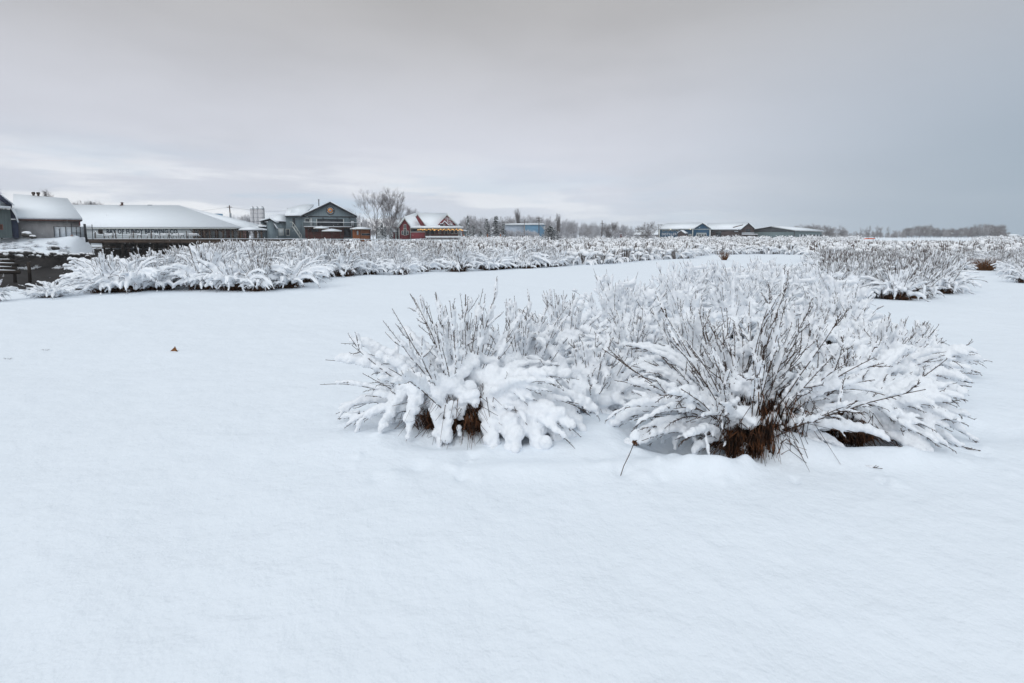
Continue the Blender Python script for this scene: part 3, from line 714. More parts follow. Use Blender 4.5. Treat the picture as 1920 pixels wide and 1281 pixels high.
def conifer(seed, h=8, r=2, levels=16, round_=False, snowy=.5):
    q = np.random.default_rng(seed); tr = MB(); nd = MB(); sn = MB(); tr.tube([(0, 0, -.2), (0, 0, h * .5), (0, 0, h)], [.14, .09, .02], 5)
    for i in range(levels * (14 if round_ else 10)):
        t = q.random() ** (.8 if not round_ else 1); z = h * (.06 + .92 * t); rr = r * ((1 - t) ** .75 + .06 if not round_ else math.sqrt(max(0, 1 - (2 * t - .9) ** 2)) + .1) * q.uniform(.6, 1.12)
        az = q.uniform(0, 2 * PI); c, s = math.cos(az), math.sin(az); n = 4
        P = [np.array((s * rr * k / n, c * rr * k / n, z + rr * (.12 * k / n - .45 * (k / n) ** 2))) for k in range(n + 1)]
        nd.tube(P, [.02] * 5, 3, cap=False)
        for k in range(1, n + 1):
            for sd in range(5):
                w = q.normal(0, .16 * r * .5, 3) + np.array((0, 0, -.10)); a = P[k]; b = a + w * np.array((1.6, 1.6, .8)); e = np.cross(w, (0, 0, 1)); e = e / (np.linalg.norm(e) + 1e-6) * .07 * (h / 6) ** .5
                i0 = nd._v([a - e, a + e, b + e * .4, b - e * .4]); nd.Q.append([i0, i0 + 1, i0 + 2, i0 + 3])
            if q.random() < snowy: sn.blobs([P[k] + np.array((0, 0, .06))], [q.uniform(.07, .17) * (h / 7) ** .5], 1, (1.5, 1.5, .6))
    V = np.concatenate(nd.V + sn.V); n0 = nd.n; T3 = [[a + n0 for a in f] for f in sn.T]; nq = len(nd.Q)
    me = mesh_from('crown', V, T3, nd.Q, None, ['needle', 'snow_far'], np.r_[np.ones(len(T3), int), np.zeros(nq, int)])
    return tr.mesh('trunk', 'trunk'), me, None
def put_tree(pr, u, Y, vtop, label, group=None, name='bare_tree', cat='tree', h0=10, sx=1, z0=None, rz=None, seed=0):
    x = X(u, Y); z = H(x, Y) if z0 is None else z0; top = Z(vtop, Y, u); s = (top - z) / h0
    o = empty(name, (x, Y, z - .05), label, cat, group, rz if rz is not None else (u * 1.7 + Y) % 6.28); o.scale = (s * sx, s * sx, s)
    for nm, me in zip(('trunk', 'crown', 'snow_load'), pr):
        if me is not None: link(nm, me, o)
    return o
T_BIG = [bare_tree(3, 10, .17, .5, 30, 6, (2, 4), .06, 1.15, min_r=.0085, ntw=4, low=2, hl=.34), bare_tree(8, 10, .17, .5, 28, 6, (2, 4), .07, 1.0, min_r=.0085, ntw=4, low=2, hl=.34)]
T_RND = [bare_tree(21 + i, 10, .13, .2, 34, 5, (2, 4), .05, 1.0, min_r=.022, nt=2, crownmat='twig_grey', ntw=4, low=7, hl=.5) for i in range(3)]
T_FRO = [bare_tree(31 + i, 10, .13, .2, 28, 5, (2, 4), .08, .8, min_r=.022, nt=1 + i % 2, crownmat='frost_twig', ntw=5, low=10, hl=.55) for i in range(4)]
T_PAL = [bare_tree(41 + i, 10, .13, .15, 32, 5, (2, 4), .05, .9, min_r=.03, nt=2, crownmat='frost_pale', ntw=4, low=8, hl=.5) for i in range(3)]
T_COL = [bare_tree(51, 10, .14, .1, 13, 4, (3, 5), .22, .6, min_r=.018, nt=2, crownmat='twig_grey', ntw=3, low=5)]
C_TALL = [conifer(61 + i, 8, 2.0, 15, snowy=.38) for i in range(2)]
C_ROUND = conifer(71, 8, 3.7, 14, True, snowy=.5)
# two great bare trees between the grey taproom and the red house
put_tree(T_BIG[0], 706, 168, 350, 'left one of two tall bare trees standing between the grey gabled building and red house', 'two tall bare trees', rz=.4, sx=1.15)
put_tree(T_BIG[1], 731, 166, 349, 'right one of two tall bare trees, its crown narrower, beside the red house', 'two tall bare trees', rz=2.1, sx=1.05)
for u, Y, vt, k in [(648, 175, 384, 1), (662, 172, 388, 0), (678, 160, 396, 2), (690, 158, 404, 0), (700, 150, 410, 1), (716, 152, 404, 3), (728, 156, 398, 1), (742, 172, 392, 2), (757, 178, 384, 1), (764, 190, 386, 3), (780, 200, 389, 0), (640, 165, 405, 1), (668, 140, 415, 2), (748, 158, 405, 0), (786, 205, 393, 2), (792, 208, 396, 1)]:
    put_tree(T_FRO[k] if u % 3 else T_PAL[k % 3], u, Y, vt, 'frosted bare tree in the grove around the two tall bare trees', 'frosted grove by the red house')
for u, Y, vt in [(716, 140, 416), (722, 141, 422), (733, 141, 424), (709, 150, 424)]: put_tree(C_TALL[0], u, Y, vt, 'small dark snowy spruce at the foot of the two tall bare trees', 'small spruces under the tall trees', 'spruce_tree', h0=8)
# dark conifers right of the red house
for i, (u, Y, vt, lb, sx) in enumerate([(877, 200, 403, 'slender spruce just behind the right end of the red house', .5), (887, 150, 421, 'small snowy spruce nearest the right end of the red house', 1.0), (901, 148, 428, 'lowest snow-covered spruce between the red house and the tall spruces', 1.3), (913, 152, 409, 'pointed dark spruce, left of the tallest spruce', .9), (930, 150, 404, 'tallest and broadest dark spruce right of the red house', 1.05), (944, 151, 414, 'slim pointed spruce just right of the tallest spruce', .62), (862, 190, 418, 'little dark spruce tip showing beside the red gable', .8)]):
    put_tree(C_TALL[i % 2], u, Y, vt, lb, 'spruces right of the red house', 'spruce_tree', h0=8, sx=sx * 1.3)
put_tree(C_ROUND, 1032, 108, 422, 'round bushy evergreen loaded with snow, in front of the light blue building', None, 'snowy_evergreen', h0=7.9, sx=1.05)
put_tree(T_COL[0], 972, 215, 388, 'narrow columnar poplar rising behind the light blue building', None, 'poplar_tree')
for u, Y, vt, lb, pr, sx in [(1095, 135, 413, 'round frosted bare tree left of the single grey pole', T_FRO[0], 1.7), (1141, 132, 414, 'darker round bare tree just right of the single grey pole', T_RND[1], 1.1), (1209, 128, 413, 'dark bare tree with a wide crown, left of the navy blue distillery', T_RND[0], 1.35), (1168, 150, 416, 'thin wispy frosted tree behind the little red shed', T_PAL[1], .5), (1047, 190, 398, 'tall bare tree behind the round snowy evergreen', T_COL[0], .9), (1028, 195, 404, 'bare tree with a broad top left of the tall one behind the snowy evergreen', T_FRO[2], .8)]:
    put_tree(pr, u, Y, vt, lb, sx=sx)
# frosted belt of trees along the horizon in the middle
q = np.random.default_rng(77)
for i in range(100):
    u = 868 + i * 3.7 + q.uniform(-2, 2); top = np.interp(u, [868, 885, 910, 960, 1000, 1040, 1060, 1090, 1130, 1190, 1240], [404, 402, 409, 405, 401, 409, 411, 417, 421, 422, 432]) + q.uniform(-3, 5)
    Y = q.uniform(205, 290); put_tree((T_FRO if q.random() < .5 else T_PAL)[q.integers(3)], u, Y, top, 'frosted bare tree in the pale belt behind the light blue building', 'pale tree belt in the middle distance')
for u, Y, vt in [(988, 160, 428), (999, 165, 431), (1008, 158, 433), (975, 158, 429), (952, 152, 428), (961, 154, 432), (1118, 140, 427), (1063, 130, 430), (1075, 128, 434), (1052, 128, 432), (1180, 138, 431), (1108, 126, 436), (1155, 130, 434), (968, 150, 432), (980, 148, 434), (957, 146, 430), (996, 146, 432), (1005, 142, 436), (1194, 126, 438), (1222, 124, 438)]:
    put_tree(T_PAL[int(u) % 3], u, Y, vt, 'low frosted thorn bush in front of the pale tree belt', 'low frosted bushes in the middle distance', 'frosted_bush', 'bush', sx=1.4)
# trees on the right horizon
def row(us, tops, Y0, Y1, n, label, group, seed, prs, sx=1):
    q = np.random.default_rng(seed)
    for i in range(n):
        u = us[0] + (us[-1] - us[0]) * (i + .5) / n + q.uniform(-2, 2); put_tree(prs[q.integers(len(prs))], u, q.uniform(Y0, Y1), np.interp(u, us, tops) + q.uniform(-3, 5), label, group, sx=sx * q.uniform(.9, 1.2))
row([1488, 1515, 1545, 1562], [423, 418, 422, 426], 300, 340, 16, 'bare tree in the wood behind the long grey-green building', 'wood behind the long low building', 1, T_RND + T_FRO)
row([1566, 1575, 1590], [426, 423, 427], 320, 350, 5, 'bare tree in the little group right of the long grey-green building', 'little group right of the long building', 2, T_FRO)
for i, (u, vt) in enumerate([(1618, 424), (1629, 421), (1646, 421), (1652, 424), (1665, 422), (1608, 432), (1638, 431)]): put_tree((T_FRO + T_RND)[i % 4], u, 310, vt, 'thin bare tree behind the orange barrier', 'thin trees behind the orange barrier', sx=.7)
row([1545, 1575, 1600, 1640, 1700], [431, 433, 435, 434, 435], 330, 370, 34, 'low frosted tree in the thin far belt behind the orange barrier', 'thin far belt behind the barrier', 9, T_FRO, 1.2)
row([1672, 1684, 1695], [434, 429, 434], 330, 350, 5, 'small bare tree in the gap left of the long right-hand wood', 'small trees left of the right-hand wood', 3, T_FRO)
row([1696, 1712, 1728, 1745, 1765, 1785, 1800, 1812, 1822, 1842, 1865, 1880, 1888], [430, 421, 423, 421, 430, 426, 429, 419, 430, 418, 419, 421, 432], 340, 380, 56, 'bare grey tree in the long wood on the right horizon', 'long wood on the right horizon', 4, T_RND + T_RND + T_FRO[:3])
row([1885, 1935], [440, 442], 420, 480, 14, 'faint low tree at the right end of the horizon', 'faint trees at the right end', 5, T_FRO)
row([1560, 1700], [440, 441], 360, 420, 26, 'low faint bush along the right horizon', 'low faint bushes on the right horizon', 6, T_PAL, 1.6)
# behind the buildings on the left
put_tree(T_COL[0], 103, 80, 353, 'forked bare tree rising behind the long snowy shed roof at left', None, sx=1.5)
row([150, 165, 185, 205, 218], [379, 375, 374, 378, 386], 190, 210, 15, 'grey bare tree in the clump behind the long white roof', 'clump behind the long white roof', 7, T_FRO)
row([438, 446, 458, 472, 500], [410, 403, 402, 406, 418], 190, 210, 16, 'frosted tree on the knoll behind the white silos', 'frosted knoll behind the silos', 8, T_FRO + T_PAL)
put_tree(C_TALL[1], -14, 66, 328, 'tall conifer behind the barn at the left edge, only its branch tips in the photo', None, 'spruce_tree', h0=8, sx=1.1)
HAZE = 0.0003
def settext(t, par, x, y, z):
    t.rotation_euler = (PI / 2, 0, -FRA); p = rot2(x, y); t.location = (p[0] - par.location.x, p[1] - par.location.y, z - par.location.z)
def HL(x, y): return H(*rot2(x, y))
# ------------------------------------------------------------------ buildings
def thing(name, u, Y, label, cat, group=None, z=None):
    x = X(u, Y); return empty(name, (x, Y, HL(x, Y) if z is None else z), label, cat, group)
def part(parent, name, m, *calls, smooth=False):
    b = MB()
    for c in calls: getattr(b, c[0])(*c[1:])
    return b.build(name, m, parent, smooth)
def PX(u, Y): return X(u, Y)
def front_box(u0, u1, vt, vb, Y, th=.06, Yp=None):
    """thin box on a wall plane at distance Y covering photo pixels"""
    return ('box', X(u0, Y), X(u1, Y), Y - th, Y, Z(vb, Y), Z(vt, Y))
def slab(pts, t):  # roof sheet: polygon with vertical thickness t
    return ('prism', pts, (0, 0, t))
def roof(parent, pts, snow=.28, t=.12, m='trim_dark', name='roof', over=.0):
    r = part(parent, name, m, slab(pts, t)); p2 = [(a, b, c + t + .004) for a, b, c in pts]
    s = MB(); s.prism(p2, (0, 0, snow)); s.build('snow_cover', 'snow_roof', r); return r
def window(parent, u0, u1, vt, vb, Y, frame='trim_white', glass='glass_dark', fr=.09, mull=0, name='window'):
    x0, x1, z0, z1 = X(u0, Y), X(u1, Y), Z(vb, Y), Z(vt, Y)
    b = MB(); b.box(x0 - fr, x0, Y - .10, Y, z0 - fr, z1 + fr); b.box(x1, x1 + fr, Y - .10, Y, z0 - fr, z1 + fr); b.box(x0, x1, Y - .10, Y, z1, z1 + fr); b.box(x0, x1, Y - .12, Y, z0 - fr, z0)
    for i in range(mull): xm = x0 + (x1 - x0) * (i + 1) / (mull + 1); b.box(xm - .03, xm + .03, Y - .09, Y - .045, z0, z1)
    w = b.build(name, frame, parent); g = MB(); g.box(x0, x1, Y - .04, Y - .01, z0, z1); g.build('pane', glass, w); return w
def railing(name, pts, h, step, label, cat='railing', group=None, m='black_metal', rails=(1.0, .55, .12), pr=.045, snow=True, rr_=.03):
    o = empty(name, pts[0], label, cat, group); top = MB(); pm = MB(); sn = MB()
    for (a, b) in zip(pts[:-1], pts[1:]):
        a = np.array(a); b = np.array(b); L = np.linalg.norm(b - a); n = max(1, int(L / step))
        for i in range(n + 1 if b is not None and tuple(b) == tuple(pts[-1]) else n): p = a + (b - a) * i / n; pm = MB(); pm.box(p[0] - pr, p[0] + pr, p[1] - pr, p[1] + pr, p[2] - .05, p[2] + h); pm.build('post', m, o)
        for r in rails: top.tube([a + (0, 0, h * r), b + (0, 0, h * r)], rr_, 4)
        if snow: sn.tube([a + (0, 0, h + .06), b + (0, 0, h + .06)], .05, 5)
    top.build('rails', m, o)
    if snow: sn.build('snow_cover', 'snow_roof', o)
    return o
# ---- barn at the left edge
frame(90); Yb = 90.0; x1 = X(22, Yb); x0 = x1 - 9.5; xm = X(1, Yb); zb = 2.0; ze = Z(391, Yb, 10); zt = Z(362, Yb, 0)
ba = empty('barn', (xm, Yb, zb - .3), 'grey barn with snowy gable at the left edge of the photo', 'barn')
part(ba, 'wall', 'siding_barn', ('box', x0, x1, Yb, Yb + 1.2, zb - .4, ze - .1)); xs = X(34, 91.6)
part(ba, 'side_wall', 'siding_navy', ('prism', [(x1 + .004, Yb + .3, zb - .4), (xs, Yb + .3, zb - .4), (X(34, 91.2), Yb + .3, Z(418, 91.2, 30)), (X(31.5, 91.2), Yb + .3, Z(405, 91.2, 30)), (x1 + .004, Yb + .3, ze + .1)], (0, 6, 0)))
part(ba, 'gable', 'snow_roof', ('prism', [(x0, Yb + .2, ze + .02), (x1, Yb + .2, ze + .02), (xm + .2, Yb + .2, zt - .3), (x0, Yb + .2, zt - .3)], (0, .8, 0)))
roof(ba, [(x0, Yb - .6, ze - .06), (x1 + .1, Yb - .6, ze - .06), (x1 + .1, Yb + .19, ze + .15), (x0, Yb + .19, ze + .15)], .16, .08, 'trim_white', 'skirt_roof')
part(ba, 'barge_board', 'siding_navy', ('prism', [(xm - .3, Yb - .3, zt - .42), (xm + .1, Yb - .3, zt - .1), (x1 + .18, Yb - .3, ze + .55), (x1 + .1, Yb - .3, ze + .12)], (0, 2.5, 0)))
part(ba, 'snow_cover', 'snow_roof', ('prism', [(xm - 1, Yb - .3, zt - .07), (xm + .1, Yb - .3, zt - .07), (x1 + .2, Yb - .3, ze + .58), (x1 + .28, Yb - .3, ze + .68), (xm + .1, Yb - .3, zt + .1), (xm - 1, Yb - .3, zt + .1)], (0, 6, 0)), ('prism', [(x1 + .05, Yb - .1, ze + .02), (X(31.5, 91.2), Yb - .1, Z(405, 91.2, 30)), (X(34.5, 91.2), Yb - .1, Z(417, 91.2, 30)), (X(36, 91.2), Yb - .1, Z(417, 91.2, 30)), (X(33, 91.2), Yb - .1, Z(403, 91.2, 30)), (x1 + .25, Yb - .1, ze + .12)], (0, 5, 0)))
window(ba, -12, 4.5, 423, 430.5, Yb, 'brick', 'brick_dark', .08); part(ba, 'shelf', 'timber', ('box', x1 + .01, xs - .1, Yb - .3, Yb + .29, Z(413, Yb, 25), Z(412, Yb, 25)))
part(ba, 'step_roof', 'snow_roof', ('box', x1 + .01, xs - .1, Yb - .32, Yb + .28, Z(412, Yb, 25) + .005, Z(410.5, Yb, 25)))
# ---- long grey-brown shed
Ys = 93.0; a0, a1 = X(33, Ys), X(150, Ys); zb = 2.0; ze = Z(414, Ys, 90); zr = Z(370, 102, 70)
sh = thing('shed', 95, Ys, 'long weathered shed with a big snow roof between barn and brewery', 'shed', z=zb - .3)
part(sh, 'wall', 'shed_wall', ('box', a0, a1, Ys, Ys + 12, zb - .6, ze))
r1 = X(131, 102); part(sh, 'eave_board', 'brick_dark', ('box', a0, X(154, Ys), Ys - .5, Ys - .42, ze - .05, ze + .12))
roof(sh, [(a0 - .4, Ys - .4, ze + .05), (X(155.5, Ys), Ys - .4, ze + .05), (r1, 102, zr - .35), (a0 - .4, 102, zr)], .26, .1, 'trim_dark')
roof(sh, [(X(155.5, Ys), Ys - .38, ze + .05), (X(155.5, Ys), 108, ze + .05), (r1 + .01, 102, zr - .35)], .25, .1, 'trim_dark', 'hip_roof')
for u, lb in ((68, 0), (77, 1)):
    v = MB(); x = X(u, 102); v.tube([(x, 102, zr - .2), (x, 102, zr + .45)], .13, 8); v.tube([(x, 102, zr + .35), (x, 102, zr + .5), (x, 102, zr + .68), (x, 102, zr + .75)], [.14, .22, .22, .10], 8)
    b = v.build('roof_vent', 'timber', sh); w = MB(); w.blobs([(x, 102, zr + .76)], [.2], 2, (1, 1, .4)); w.build('snow_cap', 'snow_clump', b, True)
v = MB(); v.box(X(149.5, Ys), X(151, Ys), Ys - .45, Ys - .02, Z(424, Ys, 150), Z(416, Ys, 150)); v.build('red_bracket', 'red_paint', sh)
# ---- white panel screen and yard gate
Yg = 91.0; zb = 2.1
sc_ = thing('panel_screen', 118, Yg, 'white corrugated panel screen with thin metal posts beside the shed', 'fence', z=zb - .3)
part(sc_, 'panel', 'white_panel', ('box', X(101.5, Yg), X(158, Yg), Yg, Yg + .05, zb - .4, Z(426, Yg, 130)))
for u in (101, 111, 123, 134, 143, 150.5, 158): part(sc_, 'post', 'black_metal', ('box', X(u, Yg) - .035, X(u, Yg) + .035, Yg - .09, Yg - .01, zb - .4, Z(425 if u != 134 else 418, Yg, 130)))
part(sc_, 'top_rail', 'black_metal', ('box', X(101, Yg), X(158, Yg), Yg - .16, Yg - .10, Z(425.6, Yg, 130), Z(425, Yg, 130)), ('box', X(134, Yg), X(150, Yg), Yg - .16, Yg - .10, Z(437, Yg, 130), Z(436.4, Yg, 130)))
o = part(None, 'gate_post', 'black_metal', ('tube', [(X(161, 92), 92, 1.0), (X(158.8, 92), 92, Z(420, 92, 160))], .13, 6)); tag(o, 'thick dark leaning post at the end of the white panel screen', 'post')
o = part(None, 'bollard', 'orange_wood', ('tube', [(X(134, 90), 90, 1.9), (X(134, 90), 90, Z(441.5, 90, 134))], .16, 8), ('tube', [(X(134, 90), 90, Z(441.5, 90, 134)), (X(134, 90), 90, Z(440.5, 90, 134))], [.2, .05], 8)); tag(o, 'short yellow-brown bollard in front of the white panel screen', 'bollard')
frame()
cl = thing('chain_link_fence', 166, 90, 'thin chain link fence panel left of the brewery dock', 'fence', z=1.3)
for u in (161, 173): part(cl, 'post', 'black_metal', ('box', X(u, 90) - .04, X(u, 90) + .04, 89.96, 90.04, 1.2, Z(421, 90, 166)))
m = MB()
for i in range(13):
    xa = X(161 + i, 90); m.tube([(xa, 90, 1.4), (xa, 90, Z(424, 90, 166))], .009, 3)
for i in range(9): z = 1.4 + (Z(424, 90, 166) - 1.4) * i / 8; m.tube([(X(161, 90), 90, z), (X(173, 90), 90, z)], .009 if i < 8 else .03, 3)
m.build('mesh_panel', 'grey_metal', cl)
# ---- the brewery on its dock
Yw = 99.0; zd = Z(447.6, 92, 300); ze = Z(428, Yw, 260); zr = Z(388.5, 107, 240)
br = thing('brewery_building', 260, Yw, 'low pale brewery hall with a vast snow roof and dark painted name', 'building', z=zd)
w0, w1 = X(110, Yw), X(361, Yw)
part(br, 'wall', 'pale_wall', ('box', w0, w1, Yw, Yw + 14, zd - .3, ze))
part(br, 'eave_board', 'trim_white', ('box', w0, X(446, Yw), Yw - .5, Yw - .41, Z(429.4, Yw, 260), Z(427.6, Yw, 260)))
rl, rr = X(120, 107), X(338, 107); ee = X(449, Yw - 1)
roof(br, [(w0, Yw - .4, ze + .02), (ee, Yw - .4, ze - .15), (rr, 107, zr), (rl, 107, zr + .1)], .3, .1, 'trim_dark')
roof(br, [(ee, Yw - .38, ze - .15), (ee - 1, 115, ze - .15), (rr + .02, 107, zr - .02)], .3, .1, 'trim_dark', 'hip_roof')
v = MB(); x = X(232, 107); v.box(x - .28, x + .28, 106.7, 107.3, zr - .3, zr + .5); v.tube([(x, 107, zr + .5), (x, 107, zr + .85)], .2, 8); v.tube([(x, 107, zr + .85), (x, 107, zr + 1.0)], [.38, .12], 8); v.build('roof_vent', 'brick_dark', br)
v = MB(); x = X(285, 107); v.box(x - .5, x + .3, 106.8, 107.2, zr + .2, zr + .48); v.build('ridge_vent', 'grey_metal', br)
v = MB(); x = X(170, 107); v.tube([(x, 107.5, zr - .3), (x, 107.5, zr + 1.2)], .06, 5); v.build('roof_pole', 'black_metal', br)
window(br, 185, 192, 431, 438, Yw, 'timber', 'timber_dark', .05)
tm = text_mesh('painted_name', 'BAY OF FUNDY BREWING CO.', 1.22, .02, 'letter_dark', X(334.5, Yw - .1) - X(199, Yw - .1), .035); t = link('lettering', tm, br); settext(t, br, X(199, Yw - .1), Yw - .03, Z(438.2, Yw, 260))
# pavilion frame under the right part of the roof
for i, u in enumerate([363, 374, 383, 393, 406, 418, 436, 447]):
    x = X(u, Yw); p = part(br, 'timber_post', 'timber', ('box', x - .13, x + .13, Yw - .1, Yw + .15, zd - .05, ze - .12)); zt = ze - .2
    for s in (-1, 1): part(p, 'brace', 'timber', ('beam', (x, Yw, zt - .75), (x + s * .75, Yw, zt), .07))
part(br, 'beam', 'timber', ('box', X(361.5, Yw), X(448, Yw), Yw - .12, Yw + .18, ze - .17, ze - .02))
part(br, 'back_wall', 'pale_wall', ('box', w1 + .01, X(446, 102), 102, 102.3, zd - .3, ze - .1))
for u0, u1, mt in ((374, 388, 'brick'), (403, 409, 'red_wood'), (424, 431, 'brick'), (446, 452, 'orange_wood')): part(br, 'rear_panel', mt, front_box(u0, u1, 431, 446, 101.9))
# small pavilion beside it
sp_ = thing('small_pavilion', 470, 98, 'small open timber pavilion with snow-covered pyramid roof on the dock', 'pavilion', z=zd)
p0, p1 = X(447.5, 98), X(492.5, 98); ez = Z(432.5, 98, 470); pk = (X(470, 100.5), 100.5, Z(425.5, 100.5, 470))
cs = [(p0, 98, ez), (p1, 98, ez), (p1, 103, ez), (p0, 103, ez)]
b = MB(); s = MB()
for i in range(4): b.prism([cs[i], cs[(i + 1) % 4], pk], (0, 0, .08)); s.prism([tuple(np.array(q) + (0, 0, .085)) for q in (cs[i], cs[(i + 1) % 4], pk)], (0, 0, .2))
r_ = b.build('roof', 'trim_dark', sp_); s.build('snow_cover', 'snow_roof', r_)
for i, (u, Y) in enumerate([(453, 98.4), (463, 102), (478, 102), (480, 98.4), (490, 98.4)]):
    x = X(u, Y); p = part(sp_, 'timber_post', 'timber', ('box', x - .13, x + .13, Y - .13, Y + .13, zd - .1, ez))
    for sg in (-1, 1): part(p, 'brace', 'timber', ('beam', (x, Y, ez - .8), (x + sg * .65, Y, ez - .08), .06))
for u0, u1, m_ in ((450, 456, 'orange_wood'), (462, 466, 'brick')): part(sp_, 'bench_back', m_, front_box(u0, u1, 433.5, 447, 102.6))
# dock
Yd = 92.0; d0, d1 = X(141, Yd), X(512, Yd)
dk = thing('dock', 300, Yd, 'long timber dock on dark piles carrying the brewery', 'dock', z=-1.9)
dp = part(dk, 'deck', 'timber', ('box', d0, d1, Yd, Yw + 8, zd - .32, zd - .10)); part(dp, 'snow_cover', 'snow_roof', ('box', d0 - .05, d1, Yd - .04, Yw + 8.1, zd - .095, zd))
for i in range(12):
    xa = d0 + 2 + i * (d1 - d0 - 2) / 12; part(dk, 'fascia_beam', 'timber', ('box', xa, xa + (d1 - d0 - 2) / 12 - .08, Yd + .02, Yd + .35, zd - .85, zd - .325))
for i, u in enumerate([161, 188, 224, 252, 283, 311, 339, 367, 395, 423, 451, 480, 507]):
    for j, Y in enumerate((Yd + .5, Yd + 4.5)):
        x = X(u, Yd) + j * .8; part(dk, 'pile', 'timber_dark', ('tube', [(x, Y, -2.2), (x, Y, zd - .33)], .22 if not j else .18, 7))
part(dk, 'brace_beam', 'timber', ('box', X(161, Yd), X(212, Yd), Yd + .2, Yd + .36, Z(464.5, Yd, 190), Z(463, Yd, 190)))
part(dk, 'back_wall', 'timber_dark', ('box', d0, d1, Yd + 6.3, Yd + 6.6, -2.3, zd - .33))  # dark wall behind the piles, its colour carries the shade under the deck
railing('dock_railing', [(X(175, Yd), Yd + .15, zd), (X(492, Yd), Yd + .15, zd)], 1.0, 1.6, 'black metal railing along the front edge of the brewery dock', 'railing', None, snow=False, pr=.03, rr_=.018)
# rope swags along the dock
sw = thing('rope_garland', 260, Yd, 'snow-covered rope garland hanging in swags between dock posts', 'garland', z=zd); g = MB(); ps = MB()
us = [174, 212, 246, 280, 313, 346, 352]
for a, b in zip(us[:-2], us[1:-1]):
    P = []
    for k in range(13):
        f = k / 12; z = Z(437 + 4 * (1 - (2 * f - 1) ** 2) - (4 if (a == 174 and k < 1) else 0), Yd, 260); P.append((X(a + (b - a) * f, Yd), Yd + .5, z))
    g.tube(P, .055, 5)
for u in us[:-1]: x = X(u, Yd); ps = MB(); ps.box(x - .05, x + .05, Yd + .45, Yd + .55, zd, Z(433.5, Yd, 260)); ps.build('post', 'timber', sw)
g.build('rope', 'snow_roof', sw)
def picnic(u, Y, z, label, group, s=1.0, rz=0):
    x = X(u, Y); o = empty('picnic_table', (x, Y, z), label, 'table', group, rz - FRA); k = MB(); k.box(-.9 * s, .9 * s, -.38, .38, .70, .75); link('table_top', k.mesh('table_top', 'timber'), o)
    k = MB(); k.blobs([(q * .3 * s, 0, .79) for q in (-2.4, -1.4, -.4, .5, 1.4, 2.3)], [.33] * 6, 2, (1.1, 1.1, .45)); link('snow_heap', remeshed(k, 'snow_heap', .06, .04, .2, 1), o)
    for sy in (-1, 1):
        k = MB(); k.box(-.9 * s, .9 * s, sy * .72 - .12, sy * .72 + .12, .42, .46); link('bench', k.mesh('bench', 'timber'), o); k = MB(); k.box(-.88 * s, .88 * s, sy * .72 - .11, sy * .72 + .11, .464, .60); link('bench_snow', k.mesh('bench_snow', 'snow_roof'), o)
    for sx in (-1, 1):
        k = MB(); k.beam((sx * .7 * s, -.6, 0), (sx * .7 * s, -.2, .7), .05); k.beam((sx * .7 * s, .6, 0), (sx * .7 * s, .2, .7), .05); link('leg_frame', k.mesh('leg_frame', 'timber'), o)
    return o
for u in (206, 253, 286, 310, 334, 361): picnic(u, 94.2, zd, 'snow-covered picnic table behind the dock railing', 'picnic tables on the dock')
# ---- things behind the brewery roof
bb = thing('brick_building', 408, 132, 'dark brick building end showing behind the sloping white roof', 'building', z=1.0)
part(bb, 'wall', 'brick', ('prism', [(X(385, 132), 132, 1), (X(428, 132), 132, 1), (X(428, 132), 132, Z(413.5, 132, 408)), (X(385, 132), 132, Z(407.5, 132, 408))], (0, 9, 0)))
part(bb, 'parapet', 'brick_dark', ('prism', [(X(385, 131.9), 131.9, Z(410, 132, 408)), (X(417, 131.9), 131.9, Z(416, 132, 408)), (X(417, 131.9), 131.9, Z(411.5, 132, 408)), (X(385, 131.9), 131.9, Z(407.4, 132, 408))], (0, .09, 0)))
part(bb, 'snow_cover', 'snow_roof', ('prism', [(X(385, 132), 131.8, Z(407.3, 132, 408)), (X(428.3, 132), 131.8, Z(413.3, 132, 408)), (X(428.3, 132), 131.8, Z(412, 132, 408)), (X(385, 132), 131.8, Z(406, 132, 408))], (0, 9, 0)))
part(bb, 'chimney', 'brick', ('box', X(422, 130), X(427.5, 130), 130, 131.8, 1, Z(414.5, 130, 425)))
o = part(None, 'rooftop_tank', 'blue_disc', ('box', X(398.5, 134), X(411, 134), 134, 136, Z(410, 134, 405), Z(401, 134, 405))); part(o, 'lid', 'snow_roof', ('box', X(398.2, 134), X(411.3, 134), 133.9, 136.1, Z(401, 134, 405) + .003, Z(400.3, 134, 405))); tag(o, 'blue-grey square tank standing above the dark brick building', 'tank')
def pole(u, Y, vt, label, group=None, arms=((.6, 1.0),), kit=False, r=.14, lean=0, name='utility_pole'):
    x = X(u, Y); z0 = HL(x, Y); zt = Z(vt, Y, u); o = empty(name, (x, Y, z0), label, 'utility pole', group)
    part(o, 'pole', 'timber', ('tube', [(x + lean, Y, z0 - .2), (x, Y, zt)], [r, r * .7], 7))
    for dz, w in arms:
        a = part(o, 'crossarm', 'timber', ('box', x - w, x + w, Y - .16, Y - .05, zt - dz - .06, zt - dz + .06)); k = MB()
        for s in (-.9, -.4, .4, .9): k.tube([(x + s * w, Y - .1, zt - dz + .06), (x + s * w, Y - .1, zt - dz + .22)], [.05, .03], 5)
        k.build('insulators', 'grey_metal', a)
    if kit: part(o, 'transformer', 'grey_metal', ('tube', [(x + .3, Y - .3, zt - 3.0), (x + .3, Y - .3, zt - 1.9)], .22, 10)); part(o, 'lamp_arm', 'grey_metal', ('beam', (x, Y, zt - 3.6), (x + .7, Y, zt - 3.4), .04))
    return o, (x, Y, zt)
_, pt = pole(432.3, 125, 385, 'tall brown utility pole with grey transformer, left of the white silos', None, ((.5, .6),), True, .17, .3)
w = thing('power_line', 400, 125, 'thin overhead wire running past the utility pole above the brewery', 'wire', z=1.0); k = MB()
